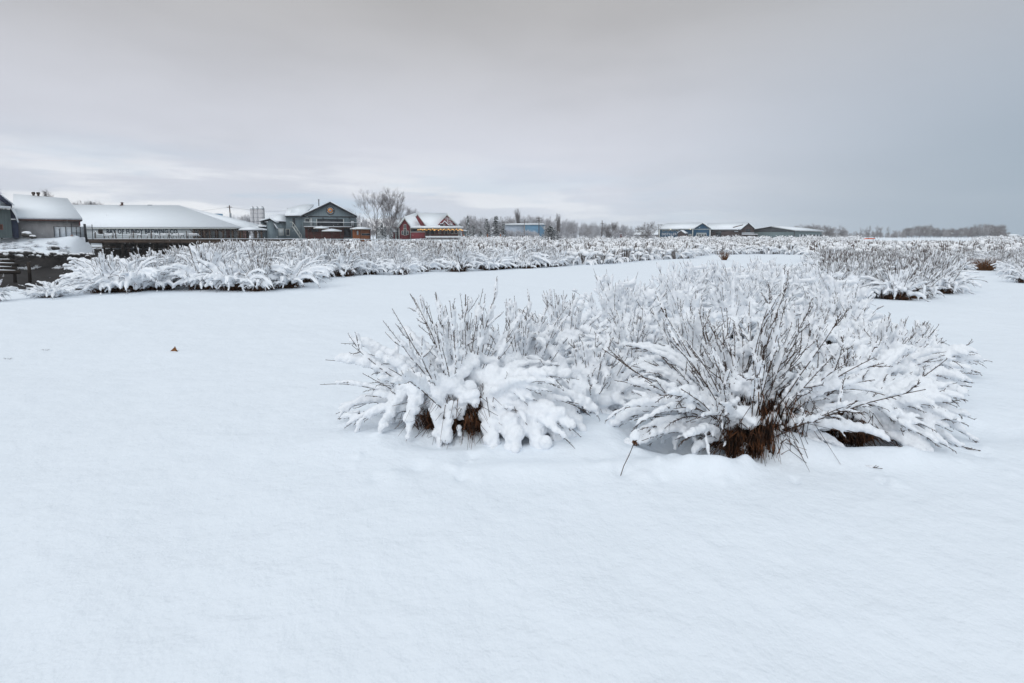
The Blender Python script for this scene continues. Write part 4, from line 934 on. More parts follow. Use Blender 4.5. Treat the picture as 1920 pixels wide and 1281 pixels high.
def wire(k, A, B, sag, r=.02):
    A = np.array(A, float); B = np.array(B, float); k.tube([A + (B - A) * t - np.array((0, 0, sag * 4 * t * (1 - t))) for t in np.linspace(0, 1, 13)], r, 3)
wire(k, (X(235, 125), 125, Z(387, 125, 240)), (pt[0], 125, pt[2] - .4), 1.2); wire(k, (pt[0], 125, pt[2] - .4), (X(590, 130), 130, Z(389, 130, 590)), 1.0); k.build('wires', 'trim_dark', w)
# silos
for i, (u0, u1, Y, lb) in enumerate([(470.5, 478, 128, 'left narrow white silo of three beside the grey hut'), (478, 486.5, 127, 'middle white silo of three beside the grey hut'), (486, 497, 125, 'right and widest white silo of three beside the grey hut')]):
    x = (X(u0, Y) + X(u1, Y)) / 2; r = (X(u1, Y) - X(u0, Y)) / 2; zt = Z(392.5, Y, 480); o = empty('silo', (x, Y, 1.0), lb, 'silo', 'white silos')
    part(o, 'tank', 'silo', ('tube', [(x, Y, .8), (x, Y, zt)], r, 20), smooth=False); part(o, 'top_cone', 'snow_roof', ('tube', [(x, Y, zt + .003), (x, Y, zt + .55)], [r, r * .3], 20))
    part(o, 'fill_pipe', 'grey_metal', ('tube', [(x + r + .1, Y - .3, 1), (x + r + .1, Y - .3, zt + .1), (x + r * .8, Y - .3, zt + .6), (x + r * .3, Y - .2, zt + .65)], .09, 5))
    part(o, 'ring', 'grey_metal', *[('tube', [(x, Y, 1.5 + j * (zt - 1.5) / 7), (x, Y, 1.58 + j * (zt - 1.5) / 7)], r + .03, 20) for j in range(8)])
# grey hut with a stepped roof
frame(600)
Yh = 110.0; zg = HL(X(500, Yh), Yh)
hu = thing('grey_hut', 500, Yh, 'small grey hut with a peaked end gable and low lean-to roofs', 'hut', z=zg)
part(hu, 'wall', 'siding_grey', ('gab', X(500.5, Yh), X(515, Yh), zg - .3, Z(418, Yh, 505), X(507, Yh), Z(411.8, Yh, 505), Yh, Yh + 7), ('box', X(484, Yh), X(500.4, Yh), Yh + .6, Yh + 6, zg - .3, Z(425, Yh, 490)), ('box', X(487, Yh), X(500.4, Yh), Yh + 2, Yh + 6.5, zg, Z(416, Yh, 490)))
xa, xb, xc = X(500, Yh), X(507, Yh), X(516, Yh); za, zc = Z(417.5, Yh, 505), Z(411, Yh, 505)
roof(hu, [(xb, Yh - .3, zc), (xb, Yh + 7, zc), (X(487, Yh), Yh + 7, Z(415.5, Yh, 490)), (X(487, Yh), Yh - .0, Z(415.5, Yh, 490)), ], .22, .08)
roof(hu, [(xb + .02, Yh - .3, zc), (xc, Yh - .3, Z(417, Yh, 505)), (xc, Yh + 7, Z(417, Yh, 505)), (xb + .02, Yh + 7, zc)], .22, .08)
roof(hu, [(X(484, Yh), Yh - .0, Z(426, Yh, 490)), (X(499.8, Yh), Yh - .0, Z(426, Yh, 490)), (X(499.8, Yh), Yh + 2, Z(422.5, Yh, 490)), (X(486, Yh), Yh + 2, Z(422.5, Yh, 490))], .2, .08)
roof(hu, [(X(514, Yh), Yh - .2, Z(420.5, Yh, 515)), (X(519, Yh), Yh - .2, Z(429.5, Yh, 515)), (X(519, Yh), Yh + 3, Z(429.5, Yh, 515)), (X(514, Yh), Yh + 3, Z(420.5, Yh, 515))], .15, .08)
# ---- big grey gabled taproom
Y0 = 120.0; zg = 1.2
tp_ = thing('taproom_building', 600, Y0, 'big grey gabled taproom with round sign, balcony and snowy roof', 'building', z=zg)
xl, xr, xp = X(567, Y0), X(669, Y0), X(620.5, Y0); ze = Z(406.5, Y0, 620); zp = Z(381.5, Y0, 620)
part(tp_, 'wall', 'siding_grey', ('gab', xl, xr, zg - .3, ze, xp, zp - .15, Y0, Y0 + 14), ('box', X(536.5, Y0), xl - .005, Y0, Y0 + 12, zg - .3, Z(406.5, Y0, 550)), ('box', X(510, Y0), X(536.4, Y0), Y0 + .6, Y0 + 11, zg - .3, Z(416, Y0, 520)))
roof(tp_, [(xp, Y0 - .5, zp), (xp, Y0 + 14, zp), (X(566, Y0), Y0 + 14, ze - .1), (X(566, Y0), Y0 - .5, ze - .1)], .22, .3)
roof(tp_, [(xp + .02, Y0 - .5, zp), (X(670, Y0), Y0 - .5, ze - .1), (X(670, Y0), Y0 + 14, ze - .1), (xp + .02, Y0 + 14, zp)], .22, .3)
roof(tp_, [(X(535, Y0), Y0 - .5, Z(406.5, Y0, 550)), (X(568, Y0), Y0 - .5, Z(405.5, Y0, 550)), (X(590, 128), 128, Z(386, 128, 590)), (X(570, 128), 128, Z(386.5, 128, 590)), (X(541, 128), 128, Z(393, 128, 550))], .22, .1, 'trim_dark', 'wing_roof')
roof(tp_, [(X(508, Y0), Y0 + .1, Z(416, Y0, 520)), (X(536.3, Y0), Y0 + .1, Z(416.5, Y0, 520)), (X(536.3, Y0 + 7), Y0 + 7, Z(405, 127, 530)), (X(521, Y0 + 7), Y0 + 7, Z(404.5, 127, 530))], .22, .1, 'trim_dark', 'lean_to_roof')
part(tp_, 'belt_board', 'trim_dark', ('box', xl, xr, Y0 - .06, Y0 + .002, Z(407.4, Y0, 620), Z(405.6, Y0, 620)), ('box', X(536, Y0), X(568, Y0), Y0 - .12, Y0 + .002, Z(407, Y0, 550), Z(405.6, Y0, 550)))
window(tp_, 596, 643, 411.5, 424, Y0, 'trim_dark', mull=5, name='big_window'); part(tp_, 'window_trim', 'trim_white', *[front_box(u, u + 1.4, 410.5, 425, Y0 - .003, .08) for u in (593.6, 643.9)]); window(tp_, 573, 580.5, 411, 417, Y0); window(tp_, 583, 585, 410, 424.5, Y0, 'trim_white', 'white_panel'); window(tp_, 658, 664, 413.5, 424.5, Y0, 'trim_dark', 'white_panel', name='balcony_door')
window(tp_, 550, 553, 410.5, 422.5, Y0, 'trim_dark', name='stair_door'); window(tp_, 523, 531, 429.5, 441, Y0 + .6, 'trim_white', 'pale_wall'); window(tp_, 536.5, 542.5, 430.5, 441, Y0, 'trim_white')
x = X(599.4, 124); part(tp_, 'stove_pipe', 'black_metal', ('tube', [(x, 124, Z(388, 124, 600)), (x, 124, Z(375.2, 124, 600))], .10, 8), ('tube', [(x, 124, Z(375.2, 124, 600)), (x, 124, Z(374.2, 124, 600))], [.2, .14], 8))
part(tp_, 'roof_vent', 'trim_dark', *[('tube', [(X(u, 128), 128, Z(394, 128, 550)), (X(u, 128), 128, Z(vt, 128, 550))], .12, 6) for u, vt in ((541, 390.5), (544, 391), (552, 389), (556, 391))])
for u in (581, 606, 632.5, 656): part(tp_, 'wall_lamp', 'trim_dark', ('box', X(u, Y0) - .16, X(u, Y0) + .16, Y0 - .35, Y0 - .002, Z(409.4, Y0, u), Z(408.5, Y0, u)))
# round sign
sg = empty('round_sign', (X(620.3, Y0), Y0 - .05, Z(395, Y0, 620)), 'round sign with dark ring and orange centre on the grey gable', 'sign', None, -FRA)
def disc(n, r, d, y, m, par, a0=0, a1=360, z0=0):
    k = MB(); nn = 40; A = [rad(a0 + (a1 - a0) * i / (nn - (a1 - a0 < 360) * 1)) for i in range(nn)]; k.prism([(r * math.cos(a), y, z0 + r * math.sin(a)) for a in A], (0, d, 0)); return link(n, k.mesh(n, m), par)
disc('rim', .88, .10, -.06, 'timber', sg); disc('ring', .80, .04, -.105, 'letter_dark', sg); disc('centre', .50, .03, -.14, 'orange_disc', sg); disc('emblem', .20, .02, -.165, 'blue_disc', sg)
k = MB()
for i in range(26):
    a = rad(i * 360 / 26)
    if i % 13 in (0, 12): continue
    c, s = math.cos(a), math.sin(a); q = [(.58, -.04), (.72, -.04), (.72, .04), (.58, .04)]; k.prism([(c * p - s * w_, -.125, s * p + c * w_) for p, w_ in q], (0, .018, 0))
link('ring_lettering', k.mesh('ring_lettering', 'letter_white'), sg)
k = MB(); k.prism([(-.34, -.158, -.05), (.34, -.158, -.05), (.30, -.158, .02), (-.30, -.158, .02)], (0, .015, 0)); link('banner', k.mesh('banner', 'blue_disc'), sg)
# balcony, ground floor recess, stairs
bz = Z(425.6, 118, 610); part(tp_, 'balcony_floor', 'timber', ('box', X(570, 118), X(660, 118), 118, Y0 - .003, bz - .25, bz)); part(tp_, 'balcony_snow', 'snow_roof', ('box', X(570, 118), X(660, 118), 117.95, Y0 - .01, bz + .004, bz + .13))
railing('balcony_railing', [(X(570, 118), 118.1, bz), (X(678, 118), 118.1, bz)], .95, 1.9, 'dark balcony railing topped with snow across the taproom front', 'railing', pr=.05, rails=(1, .8, .6, .4, .2))
part(tp_, 'side_deck', 'timber', ('box', X(660.2, 118), X(678, 118), 118, 122, bz - .25, bz), ('box', X(677, 118), X(678, 118), 118, 118.2, zg - .3, bz - .25))
part(tp_, 'ground_floor_wall', 'red_wood', ('box', X(572, Y0), X(644, Y0), Y0 - .35, Y0 - .004, zg - .3, bz - .26)); window(tp_, 645, 657, 428, 444, Y0, 'red_wood', 'glass_dark', name='ground_door')
window(tp_, 585, 596, 429, 434, Y0 - .35, 'trim_dark'); 
for u in (578, 588, 605, 622, 638): part(tp_, 'batten', 'timber', ('box', X(u, Y0) - .06, X(u, Y0) + .06, Y0 - .42, Y0 - .352, zg - .3, bz - .3))
st = thing('outdoor_stair', 556, 117, 'white-railed outdoor stair slanting down the left of the taproom', 'stair', z=zg)
A = np.array((X(549, 118.5), 118.6, Z(425, 118.5, 549))); B = np.array((X(565, 118), 117.2, zg + .0))
k = MB()
for i in range(11):
    p = A + (B - A) * i / 11; k.box(p[0] - .2, p[0] + .2, p[1] - .5, p[1] + .5, p[2] - .05, p[2])
k.build('treads', 'grey_metal', st); k = MB(); k.box(X(545, 118.5), X(550, 118.5), 118.1, Y0 - .01, A[2] - .15, A[2]); k.build('landing', 'grey_metal', st)
for dy in (-.5, .5):
    k = MB(); up = np.array((0, dy, .95)); k.beam(A + up, B + up, .05); k.beam(A + (-.55, dy, .95), A + up, .05); k.beam(A + (0, dy, 0), A + up, .04); k.beam(B + (0, dy, 0), B + up, .04); k.beam(A + (0, dy, 0), B + (0, dy, 0), .09)
    for t in (.25, .5, .75): p = A + (B - A) * t; k.beam(p + (0, dy, 0), p + up, .03)
    k.build('handrail', 'trim_white', st)
def parasol(u, vp, ve, hw, Y, label):
    x = X(u, Y); z0 = HL(x, Y); zp = Z(vp, Y, u); ze = Z(ve, Y, u); w = X(u + hw, Y) - x; o = empty('parasol', (x, Y, z0), label, 'parasol', 'snow-covered parasols')
    part(o, 'pole', 'timber', ('tube', [(x, Y, z0 - .1), (x, Y, zp - .1)], .05, 6)); c = [(x - w, Y - w * .7, ze), (x + w, Y - w * .7, ze), (x + w, Y + w * .7, ze), (x - w, Y + w * .7, ze)]; k = MB(); s = MB()
    for i in range(4): k.prism([c[i], c[(i + 1) % 4], (x, Y, zp - .15)], (0, 0, .04)); s.prism([tuple(np.array(q) * 1 + (0, 0, .045)) for q in (c[i], c[(i + 1) % 4], (x, Y, zp - .15))], (0, 0, .16))
    kk = k.build('canopy', 'canvas', o); s.build('snow_cover', 'snow_roof', kk); return o
parasol(602.5, 424, 429, 14.5, 115, 'left and highest of the three parasols before the taproom'); parasol(622, 429, 434.3, 18.5, 112, 'middle and lowest of the three parasols before the taproom'); parasol(676, 425.3, 430.2, 19, 114, 'right one of the three parasols, over the orange kiosk')
ks = thing('timber_kiosk', 677, 116, 'orange-brown timber kiosk under the right parasol', 'kiosk', z=HL(X(677, 116), 116)); zk = ks.location.z
part(ks, 'wall', 'orange_wood', ('box', X(662, 116), X(693, 116), 116, 118.5, zk - .2, Z(430.8, 116, 677))); part(ks, 'roof', 'timber', ('box', X(660, 116), X(695, 116), 115.6, 118.9, Z(430.8, 116, 677) + .003, Z(430, 116, 677)))
window(ks, 669, 671.5, 433, 440.5, 116, 'white_panel', 'white_panel', .03); window(ks, 678, 693, 438, 441, 116, 'grey_metal', 'glass_dark', .05); part(ks, 'corner_post', 'red_wood', ('box', X(693, 116), X(694.5, 116), 115.8, 116.1, zk - .2, Z(430.8, 116, 677)))
for u, Y, s in ((589, 113, .8), (611, 111.5, 1), (629, 111, 1), (655, 112.5, 1.3), (666, 113, .9), (551, 110, 1.0), (545, 110.5, .7), (521, 109, .8)): picnic(u, Y, HL(X(u, Y), Y) + .1, 'snow-heaped picnic table in the yard before the grey taproom', 'picnic tables before the taproom', s)
ry = 104.0; pts = [(X(493, ry), ry, HL(X(493, ry), ry) - .1)] + [(X(u, Y), Y, HL(X(u, Y), Y) - .1) for u, Y in ((560, 105), (640, 106), (700, 108), (760, 112), (800, 120))]
railing('shore_railing', pts, 1.05, 1.2, 'dark shore railing running from the dock past the taproom and red house', 'railing', pr=.045, rails=(1, .5))
# ---- red house
frame(800)
Yr = 160.0; zg = HL(X(800, Yr), Yr) - .1
rh = thing('red_house', 805, Yr, 'red gabled pub with snow roofs and a wide lamp-lit porch', 'house', z=zg)
def rx(u, Y=Yr): return X(u, Y)
def rz_(v, Y=Yr, u=800): return Z(v, Y, u)
part(rh, 'left_gable_wall', 'red_paint', ('gab', rx(747.5), rx(770), zg - .3, rz_(427), rx(759), rz_(410), Yr, Yr + 8))
roof(rh, [(rx(759), Yr - .4, rz_(409.5)), (rx(759), Yr - .4 + .01, rz_(409.5)), (rx(783, Yr + 8), Yr + 8, Z(401, Yr + 8)), (rx(794, Yr + 3), Yr + 3, Z(426.6, Yr + 3)), (rx(771), Yr - .4, rz_(427.5))], .3, .2, 'trim_white')
roof(rh, [(rx(745), Yr - .4, rz_(427.5)), (rx(758.9), Yr - .4, rz_(409.5)), (rx(758.9), Yr + 8, rz_(409.5)), (rx(745), Yr + 8, rz_(427.5))], .3, .2, 'trim_white')
part(rh, 'barge_board', 'trim_white', ('prism', [(rx(745), Yr - .5, rz_(428.3)), (rx(746.4), Yr - .5, rz_(428.3)), (rx(759), Yr - .5, rz_(411)), (rx(771), Yr - .5, rz_(428.3)), (rx(772.4), Yr - .5, rz_(428.3)), (rx(759), Yr - .5, rz_(408.6))], (0, .12, 0)))
window(rh, 757.8, 761.2, 421.5, 428, Yr, mull=1); window(rh, 757, 761.8, 429, 441, Yr, mull=1); window(rh, 753.5, 756, 433.5, 440, Yr); window(rh, 762.6, 765.5, 433.5, 440, Yr)
for u in (748.2, 769.6): part(rh, 'corner_board', 'trim_white', ('box', rx(u) - .12, rx(u) + .12, Yr - .1, Yr + .002, zg, rz_(428)))
part(rh, 'left_wing', 'red_dark', ('box', rx(738), rx(747.4), Yr + 2, Yr + 7, zg - .3, rz_(425.5))); roof(rh, [(rx(737), Yr + .8, rz_(426)), (rx(746), Yr + .8, rz_(426)), (rx(750, Yr + 5), Yr + 5, rz_(414.5)), (rx(742.5, Yr + 5), Yr + 5, rz_(414.5))], .35, .15, 'trim_white', 'wing_roof')
part(rh, 'left_porch_wall', 'red_dark', ('box', rx(733), rx(740), Yr, Yr + 1.9, zg - .3, rz_(435.5))); roof(rh, [(rx(732.5), Yr - .3, rz_(435.5)), (rx(743.5), Yr - .3, rz_(435.5)), (rx(743.5), Yr + 2, rz_(431)), (rx(737), Yr + 2, rz_(431))], .3, .1, 'trim_white', 'porch_roof_left')
part(rh, 'porch_post', 'trim_white', ('box', rx(741.5), rx(742.8), Yr - .1, Yr + .1, zg, rz_(434))); window(rh, 744.5, 747, 431, 441, Yr - .02, 'trim_dark')
# main body with its ridge along the front
Ym = Yr + 4; part(rh, 'main_wall', 'red_dark', ('box', rx(770.4), rx(860), Ym, Ym + 10, zg - .3, rz_(426.5)))
roof(rh, [(rx(780), Yr + 1.5, rz_(426.3)), (rx(830), Yr + 1.5, rz_(426.3)), (rx(840, Yr + 9), Yr + 9, Z(401.8, Yr + 9)), (rx(783, Yr + 9), Yr + 9, Z(401.8, Yr + 9))], .3, .15, 'trim_white', 'main_roof')
part(rh, 'middle_gable_wall', 'red_paint', ('prism', [(rx(783), Yr + .6, rz_(402.8)), (rx(779.5), Yr + .6, rz_(407)), (rx(790), Yr + .6, rz_(425.8)), (rx(800), Yr + .6, rz_(425.8))], (0, .8, 0)))
part(rh, 'middle_barge_board', 'trim_white', ('prism', [(rx(783), Yr + .4, rz_(401)), (rx(783), Yr + .4, rz_(402.8)), (rx(799.6), Yr + .4, rz_(426)), (rx(801.2), Yr + .4, rz_(426))], (0, .9, 0)), ('prism', [(rx(783), Yr + .4, rz_(401)), (rx(778.6), Yr + .4, rz_(406.6)), (rx(779.6), Yr + .4, rz_(407.5)), (rx(783), Yr + .4, rz_(402.9))], (0, .9, 0)))
yg_ = Yr + 2.0; part(rh, 'right_gable_wall', 'red_paint', ('prism', [(rx(816), yg_, rz_(427)), (rx(862), yg_, rz_(427)), (rx(839), yg_, rz_(402.5))], (0, 7, 0)))
part(rh, 'right_barge_board', 'trim_white', ('prism', [(rx(839), yg_ - .3, rz_(401.2)), (rx(839), yg_ - .3, rz_(403.2)), (rx(860.6), yg_ - .3, rz_(426.8)), (rx(863), yg_ - .3, rz_(426.8))], (0, .28, 0)), ('prism', [(rx(839), yg_ - .3, rz_(401.2)), (rx(831), yg_ - .3, rz_(410)), (rx(832), yg_ - .3, rz_(411)), (rx(839), yg_ - .3, rz_(403.2))], (0, .28, 0)))
roof(rh, [(rx(839.2), yg_ - .2, rz_(401.5)), (rx(863.5), yg_ - .2, rz_(427)), (rx(863.5), yg_ + 8, rz_(427)), (rx(839.2), yg_ + 8, rz_(401.5))], .3, .12, 'trim_white', 'right_roof')
for body, u, v, sz in (('THE', 834.8, 412.6, 1.15), ('F', 838.8, 417.2, 1.15), ('O', 841.5, 419.8, 1.2), ('X', 844.3, 422.4, 1.2)):
    t = link('lettering', text_mesh('letters', body, sz, .03, 'letter_white'), rh); settext(t, rh, rx(u), yg_ - .05, rz_(v))
yd_ = Yr + .4; dm = part(rh, 'dormer', 'red_dark', ('prism', [(rx(827), yd_, rz_(426.2)), (rx(844), yd_, rz_(426.2)), (rx(843), yd_, rz_(423)), (rx(834), yd_, rz_(414.5)), (rx(828), yd_, rz_(421))], (0, 1.58, 0)))
for a, b, c, d in ((834, 413.2, 844, 423.5), (834, 413.2, 823.5, 425)): part(dm, 'dormer_roof', 'snow_roof', ('prism', [(rx(a), yd_ - .3, rz_(b)), (rx(c), yd_ - .3, rz_(d)), (rx(c), yd_ - .3, rz_(d + 1.7)), (rx(a), yd_ - .3, rz_(b + 1.9))], (0, 1.85, 0)))
window(rh, 832, 834, 420.3, 423, yd_, 'trim_white'); part(rh, 'side_box', 'trim_dark', ('box', rx(841.5), rx(849.5), yd_ - .5, yd_ + 1.5, rz_(426.6), rz_(422.4)), ('box', rx(825.5), rx(829), yd_ - .5, yd_ + .5, rz_(425), rz_(420))); part(rh, 'side_box_snow', 'snow_roof', ('box', rx(841.2), rx(850), yd_ - .55, yd_ + 1.5, rz_(422.4) + .003, rz_(421.4)), ('box', rx(825), rx(829.2), yd_ - .55, yd_ + .55, rz_(420) + .003, rz_(419)))
roof(rh, [(rx(770), Yr - 2, rz_(428.6)), (rx(868), Yr - 2, rz_(428.6)), (rx(862), Yr + 2.2, rz_(426)), (rx(778), Yr + 2.2, rz_(426))], .35, .2, 'trim_white', 'porch_roof')
part(rh, 'porch_wall', 'red_wood', ('box', rx(771), rx(860), Yr + 1.5, Yr + 1.9, zg - .3, rz_(428.3))); part(rh, 'lower_front', 'red_paint', ('box', rx(770.4), rx(796.5), Yr - 1.9, Yr + 1.4, zg - .3, rz_(435.8))); part(rh, 'front_sill', 'trim_white', ('box', rx(770), rx(797), Yr - 2.05, Yr - 1.5, rz_(435.8) + .003, rz_(435)))
for u0, u1 in ((772, 777), (778.5, 781.5), (784, 788), (789.5, 795)): window(rh, u0, u1, 430.5, 434.2, Yr - .2, 'trim_white' if u0 > 780 else 'trim_dark')
for u0, u1 in ((802, 806.5), (808, 811), (812.5, 817), (823, 826), (832, 837), (839, 842), (845.5, 849.5), (853, 857)): window(rh, u0, u1, 431.5, 438, Yr + 1.5, 'trim_white' if int(u0) % 2 else 'trim_dark')
for u in (770.5, 797, 806, 815, 824, 833, 842, 850, 858, 867): part(rh, 'porch_post', 'timber' if u < 860 else 'red_wood', ('box', rx(u) - .13, rx(u) + .13, Yr - 1.9, Yr - 1.6, zg - .3, rz_(428.6)))
lt = thing('string_lights', 826, Yr - 2, 'row of warm orange string lights under the red house porch eave', 'string lights', z=rz_(429.5)); qq = np.random.default_rng(4); wr = []
u = 783.5
while u < 868:
    dv = .4 + 2.0 * abs(math.sin(u * .43)) + qq.uniform(-.3, .5); wr.append((rx(u), Yr - 2.02, rz_(429.2 + dv) + .12)); part(lt, 'bulb', 'bulb', ('blobs', [(rx(u), Yr - 2.02, rz_(429.2 + dv))], [qq.uniform(.07, .13)], 1)); u += qq.uniform(.9, 2.0)
part(lt, 'wire', 'trim_dark', ('tube', wr, .02, 3))
railing('porch_railing', [(rx(798), Yr - 2.4, zg), (rx(868), Yr - 2.4, zg)], 1.05, 1.5, 'grey porch railing with snowy top along the red house', 'railing', m='grey_metal', rails=(1, .8, .6, .4, .2))
for u in (804, 812, 822, 831, 840, 849, 858): picnic(u, Yr - 4.5, zg + .1, 'snow-covered terrace table in front of the red house porch', 'terrace tables of the red house')
part(rh, 'ridge_vent', 'trim_dark', ('box', rx(800.5, Yr + 9), rx(802.5, Yr + 9), Yr + 8.8, Yr + 9.2, Z(402, Yr + 9), Z(399.7, Yr + 9))); part(rh, 'rear_annex', 'teal_metal', ('box', rx(869), rx(875.5), Yr + 3, Yr + 6, zg - .3, rz_(434))); roof(rh, [(rx(866), Yr + 2.6, rz_(432)), (rx(876.5), Yr + 2.6, rz_(434)), (rx(876.5), Yr + 6, rz_(433)), (rx(866), Yr + 6, rz_(431))], .2, .1, 'trim_white', 'annex_roof')
part(rh, 'orange_box', 'orange_wood', ('box', rx(867.8), rx(870), Yr - 2.2, Yr - 1, zg, rz_(440)))
frame()
# low snow-topped log rail and stakes right of the red house
rl_ = thing('log_rail', 900, 140, 'low dark log rail with snow on top below the spruces', 'rail fence', z=HL(X(900, 140), 140)); zz = rl_.location.z
for a, b in ((872, 894), (905, 951)): part(rl_, 'rail', 'timber', ('box', X(a, 140), X(b, 140), 139.9, 140.1, Z(447.2, 140, a), Z(446.2, 140, a)), ('box', X(a, 140), X(b, 140), 139.92, 140.08, Z(444.3, 140, a), Z(443.6, 140, a))); part(rl_, 'snow_cover', 'snow_roof', ('box', X(a, 140), X(b, 140), 139.8, 140.2, Z(446.2, 140, a) + .003, Z(445.2, 140, a)))
for u in (876, 885, 893.5, 907, 918.5, 927, 936, 948): part(rl_, 'post', 'timber', ('box', X(u, 140) - .09, X(u, 140) + .09, 139.7, 139.89, zz - .3, Z(443.2, 140, u)))
for u, vt in ((914, 439.5), (938.5, 439.5)):
    o = part(None, 'marker_post', 'orange_wood', ('tube', [(X(u, 139), 139, zz - .2), (X(u, 139), 139, Z(vt, 139, u))], .13, 6), ('tube', [(X(u, 139), 139, Z(vt, 139, u)), (X(u, 139), 139, Z(vt - .6, 139, u))], [.13, .03], 6)); tag(o, f'{"left" if u < 920 else "right"} one of two yellow marker posts below the spruces', 'post', 'yellow marker posts')
for u, vt in ((948.5, 442), (958, 440.5), (968.5, 439.5), (975.5, 442), (979.5, 441), (986.5, 442.5), (990.5, 442), (999.5, 442)):
    x = X(u, 138); z0 = HL(x, 138); o = part(None, 'fence_stake', 'timber', ('tube', [(x, 138, z0 - .2), (x + .05, 138, Z(vt, 138, u))], [.09, .06], 5), ('tube', [(x + .05, 138, Z(vt, 138, u)), (x + .05, 138, Z(vt, 138, u) + .08)], [.08, .02], 5)); tag(o, 'thin brown stake in the row left of the round snowy evergreen', 'stake', 'row of thin stakes')
# ---- light blue building
Yl = 200.0; zg = HL(X(990, Yl), Yl); lb_ = thing('blue_building', 985, Yl, 'flat-roofed light blue building behind frosted bushes, centre', 'building', z=zg)
part(lb_, 'wall', 'sky_blue_wall', ('box', X(984, Yl), X(1022, Yl), Yl, Yl + 12, zg - .3, Z(421.5, Yl))); part(lb_, 'left_wall', 'pale_blue_wall', ('box', X(946, Yl), X(983.9, Yl), Yl + .4, Yl + 12, zg - .3, Z(422, Yl)))
roof(lb_, [(X(945, Yl), Yl - .3, Z(421.8, Yl)), (X(1023, Yl), Yl - .3, Z(421.8, Yl)), (X(1018, Yl + 8), Yl + 8, Z(419.8, Yl)), (X(965, Yl + 8), Yl + 8, Z(419.8, Yl))], .25, .15, 'trim_white'); window(lb_, 1019.8, 1021.8, 425, 430, Yl, 'trim_white', 'white_panel')
part(lb_, 'corner_trim', 'trim_white', ('box', X(983.8, Yl) - .1, X(983.8, Yl) + .1, Yl - .08, Yl + .002, zg, Z(422, Yl)))
pole(1010.5, 150, 406.5, 'double-armed utility pole in front of the light blue building', None, ((.4, .8), (1.2, .7)), r=.13); pole(983, 152, 412, 'plain thin pole at the corner of the light blue building', None, (), r=.09, name='thin_pole')
pole(1128.8, 140, 413.5, 'utility pole with small transformers between the two round bare trees', None, ((.9, .5),), True, .14); pole(1235, 175, 420.5, 'left one of two thin poles at the corner of the navy distillery', 'two thin poles', ((.3, .7),), r=.1); pole(1239.5, 182, 420.5, 'right one of two thin poles at the corner of the navy distillery', 'two thin poles', ((.3, .5),), r=.1)
o = thing('red_shed', 1168, 170, 'little dark red shed with a snow roof beyond the thicket', 'shed', z=.9); part(o, 'wall', 'red_wood', ('gab', X(1164.5, 170), X(1171, 170), .6, Z(439.5, 170), X(1167.7, 170), Z(438.6, 170), 170, 172)); part(o, 'snow_cover', 'snow_roof', ('box', X(1164, 170), X(1171.6, 170), 169.8, 172.2, Z(438.6, 170) + .02, Z(437.8, 170)))
o = thing('white_roofed_barn', 1215, 230, 'long low barn with plain white roof beside the navy distillery', 'barn', z=1.0); part(o, 'wall', 'shed_wall', ('box', X(1188, 230), X(1250, 230), 230, 238, .6, Z(441, 230))); roof(o, [(X(1186, 230), 229.5, Z(441, 230)), (X(1250, 230), 229.5, Z(441, 230)), (X(1250, 236), 236, Z(431.5, 236)), (X(1190, 236), 236, Z(432.5, 236))], .25, .1)
# ---- navy distillery
frame(1290)
Yn = 185.0; zg = HL(X(1280, Yn), Yn) - .1; di = thing('distillery_building', 1284, Yn, 'navy blue distillery with white trim, letters and small porch', 'building', z=zg)
def nz_(v, Y=Yn): return Z(v, Y, 1280)
part(di, 'wall', 'blue_paint', ('box', X(1236.5, Yn), X(1300, Yn), Yn, Yn + 10, zg - .4, nz_(430)), ('gab', X(1300.1, Yn), X(1331.5, Yn), zg - .4, nz_(430), X(1317, Yn), nz_(419.8), Yn - .3, Yn + 11))
roof(di, [(X(1234.5, Yn), Yn - .5, nz_(430)), (X(1302, Yn), Yn - .5, nz_(430)), (X(1317, Yn + 5), Yn + 5, Z(419.3, Yn + 5)), (X(1250, Yn + 5), Yn + 5, Z(419.8, Yn + 5))], .25, .12, 'trim_white'); roof(di, [(X(1317, Yn), Yn - .8, nz_(419)), (X(1317, Yn), Yn + 11, nz_(419)), (X(1300.2, Yn), Yn + 11, nz_(429.6)), (X(1300.2, Yn), Yn - .8, nz_(429.6))], .2, .1, 'trim_white'); roof(di, [(X(1317, Yn) + .02, Yn - .8, nz_(419)), (X(1333.5, Yn), Yn - .8, nz_(430)), (X(1333.5, Yn), Yn + 11, nz_(430)), (X(1317, Yn) + .02, Yn + 11, nz_(419))], .2, .12, 'trim_white')
for u in (1236.6, 1299, 1331.2): part(di, 'corner_trim', 'trim_white', ('box', X(u, Yn) - .14, X(u, Yn) + .14, Yn - .42, Yn - .302 if u > 1290 else Yn, zg, nz_(430)))
part(di, 'fascia_trim', 'trim_white', ('box', X(1300, Yn), X(1332, Yn), Yn - .4, Yn - .302, nz_(430.6), nz_(429.7)), ('box', X(1236, Yn), X(1299, Yn), Yn - .12, Yn - .0, nz_(430.6), nz_(429.8)))
for u in (1242, 1250, 1258.5, 1267): window(di, u, u + 5.4, 431.3, 433, Yn, fr=.08)
for u in (1306.3, 1311.3, 1316.3, 1321.3): window(di, u, u + 3, 439.5, 445.5, Yn - .3, fr=.12)
part(di, 'window_header', 'trim_white', ('box', X(1306, Yn), X(1325, Yn), Yn - .36, Yn - .302, nz_(438.3), nz_(437)))
t = link('lettering', text_mesh('letters', 'DISTILLERY', 1.15, .03, 'letter_white', X(1273, Yn) - X(1241.5, Yn), 0), di); settext(t, di, X(1241.5, Yn), Yn - .06, nz_(441.2)); 
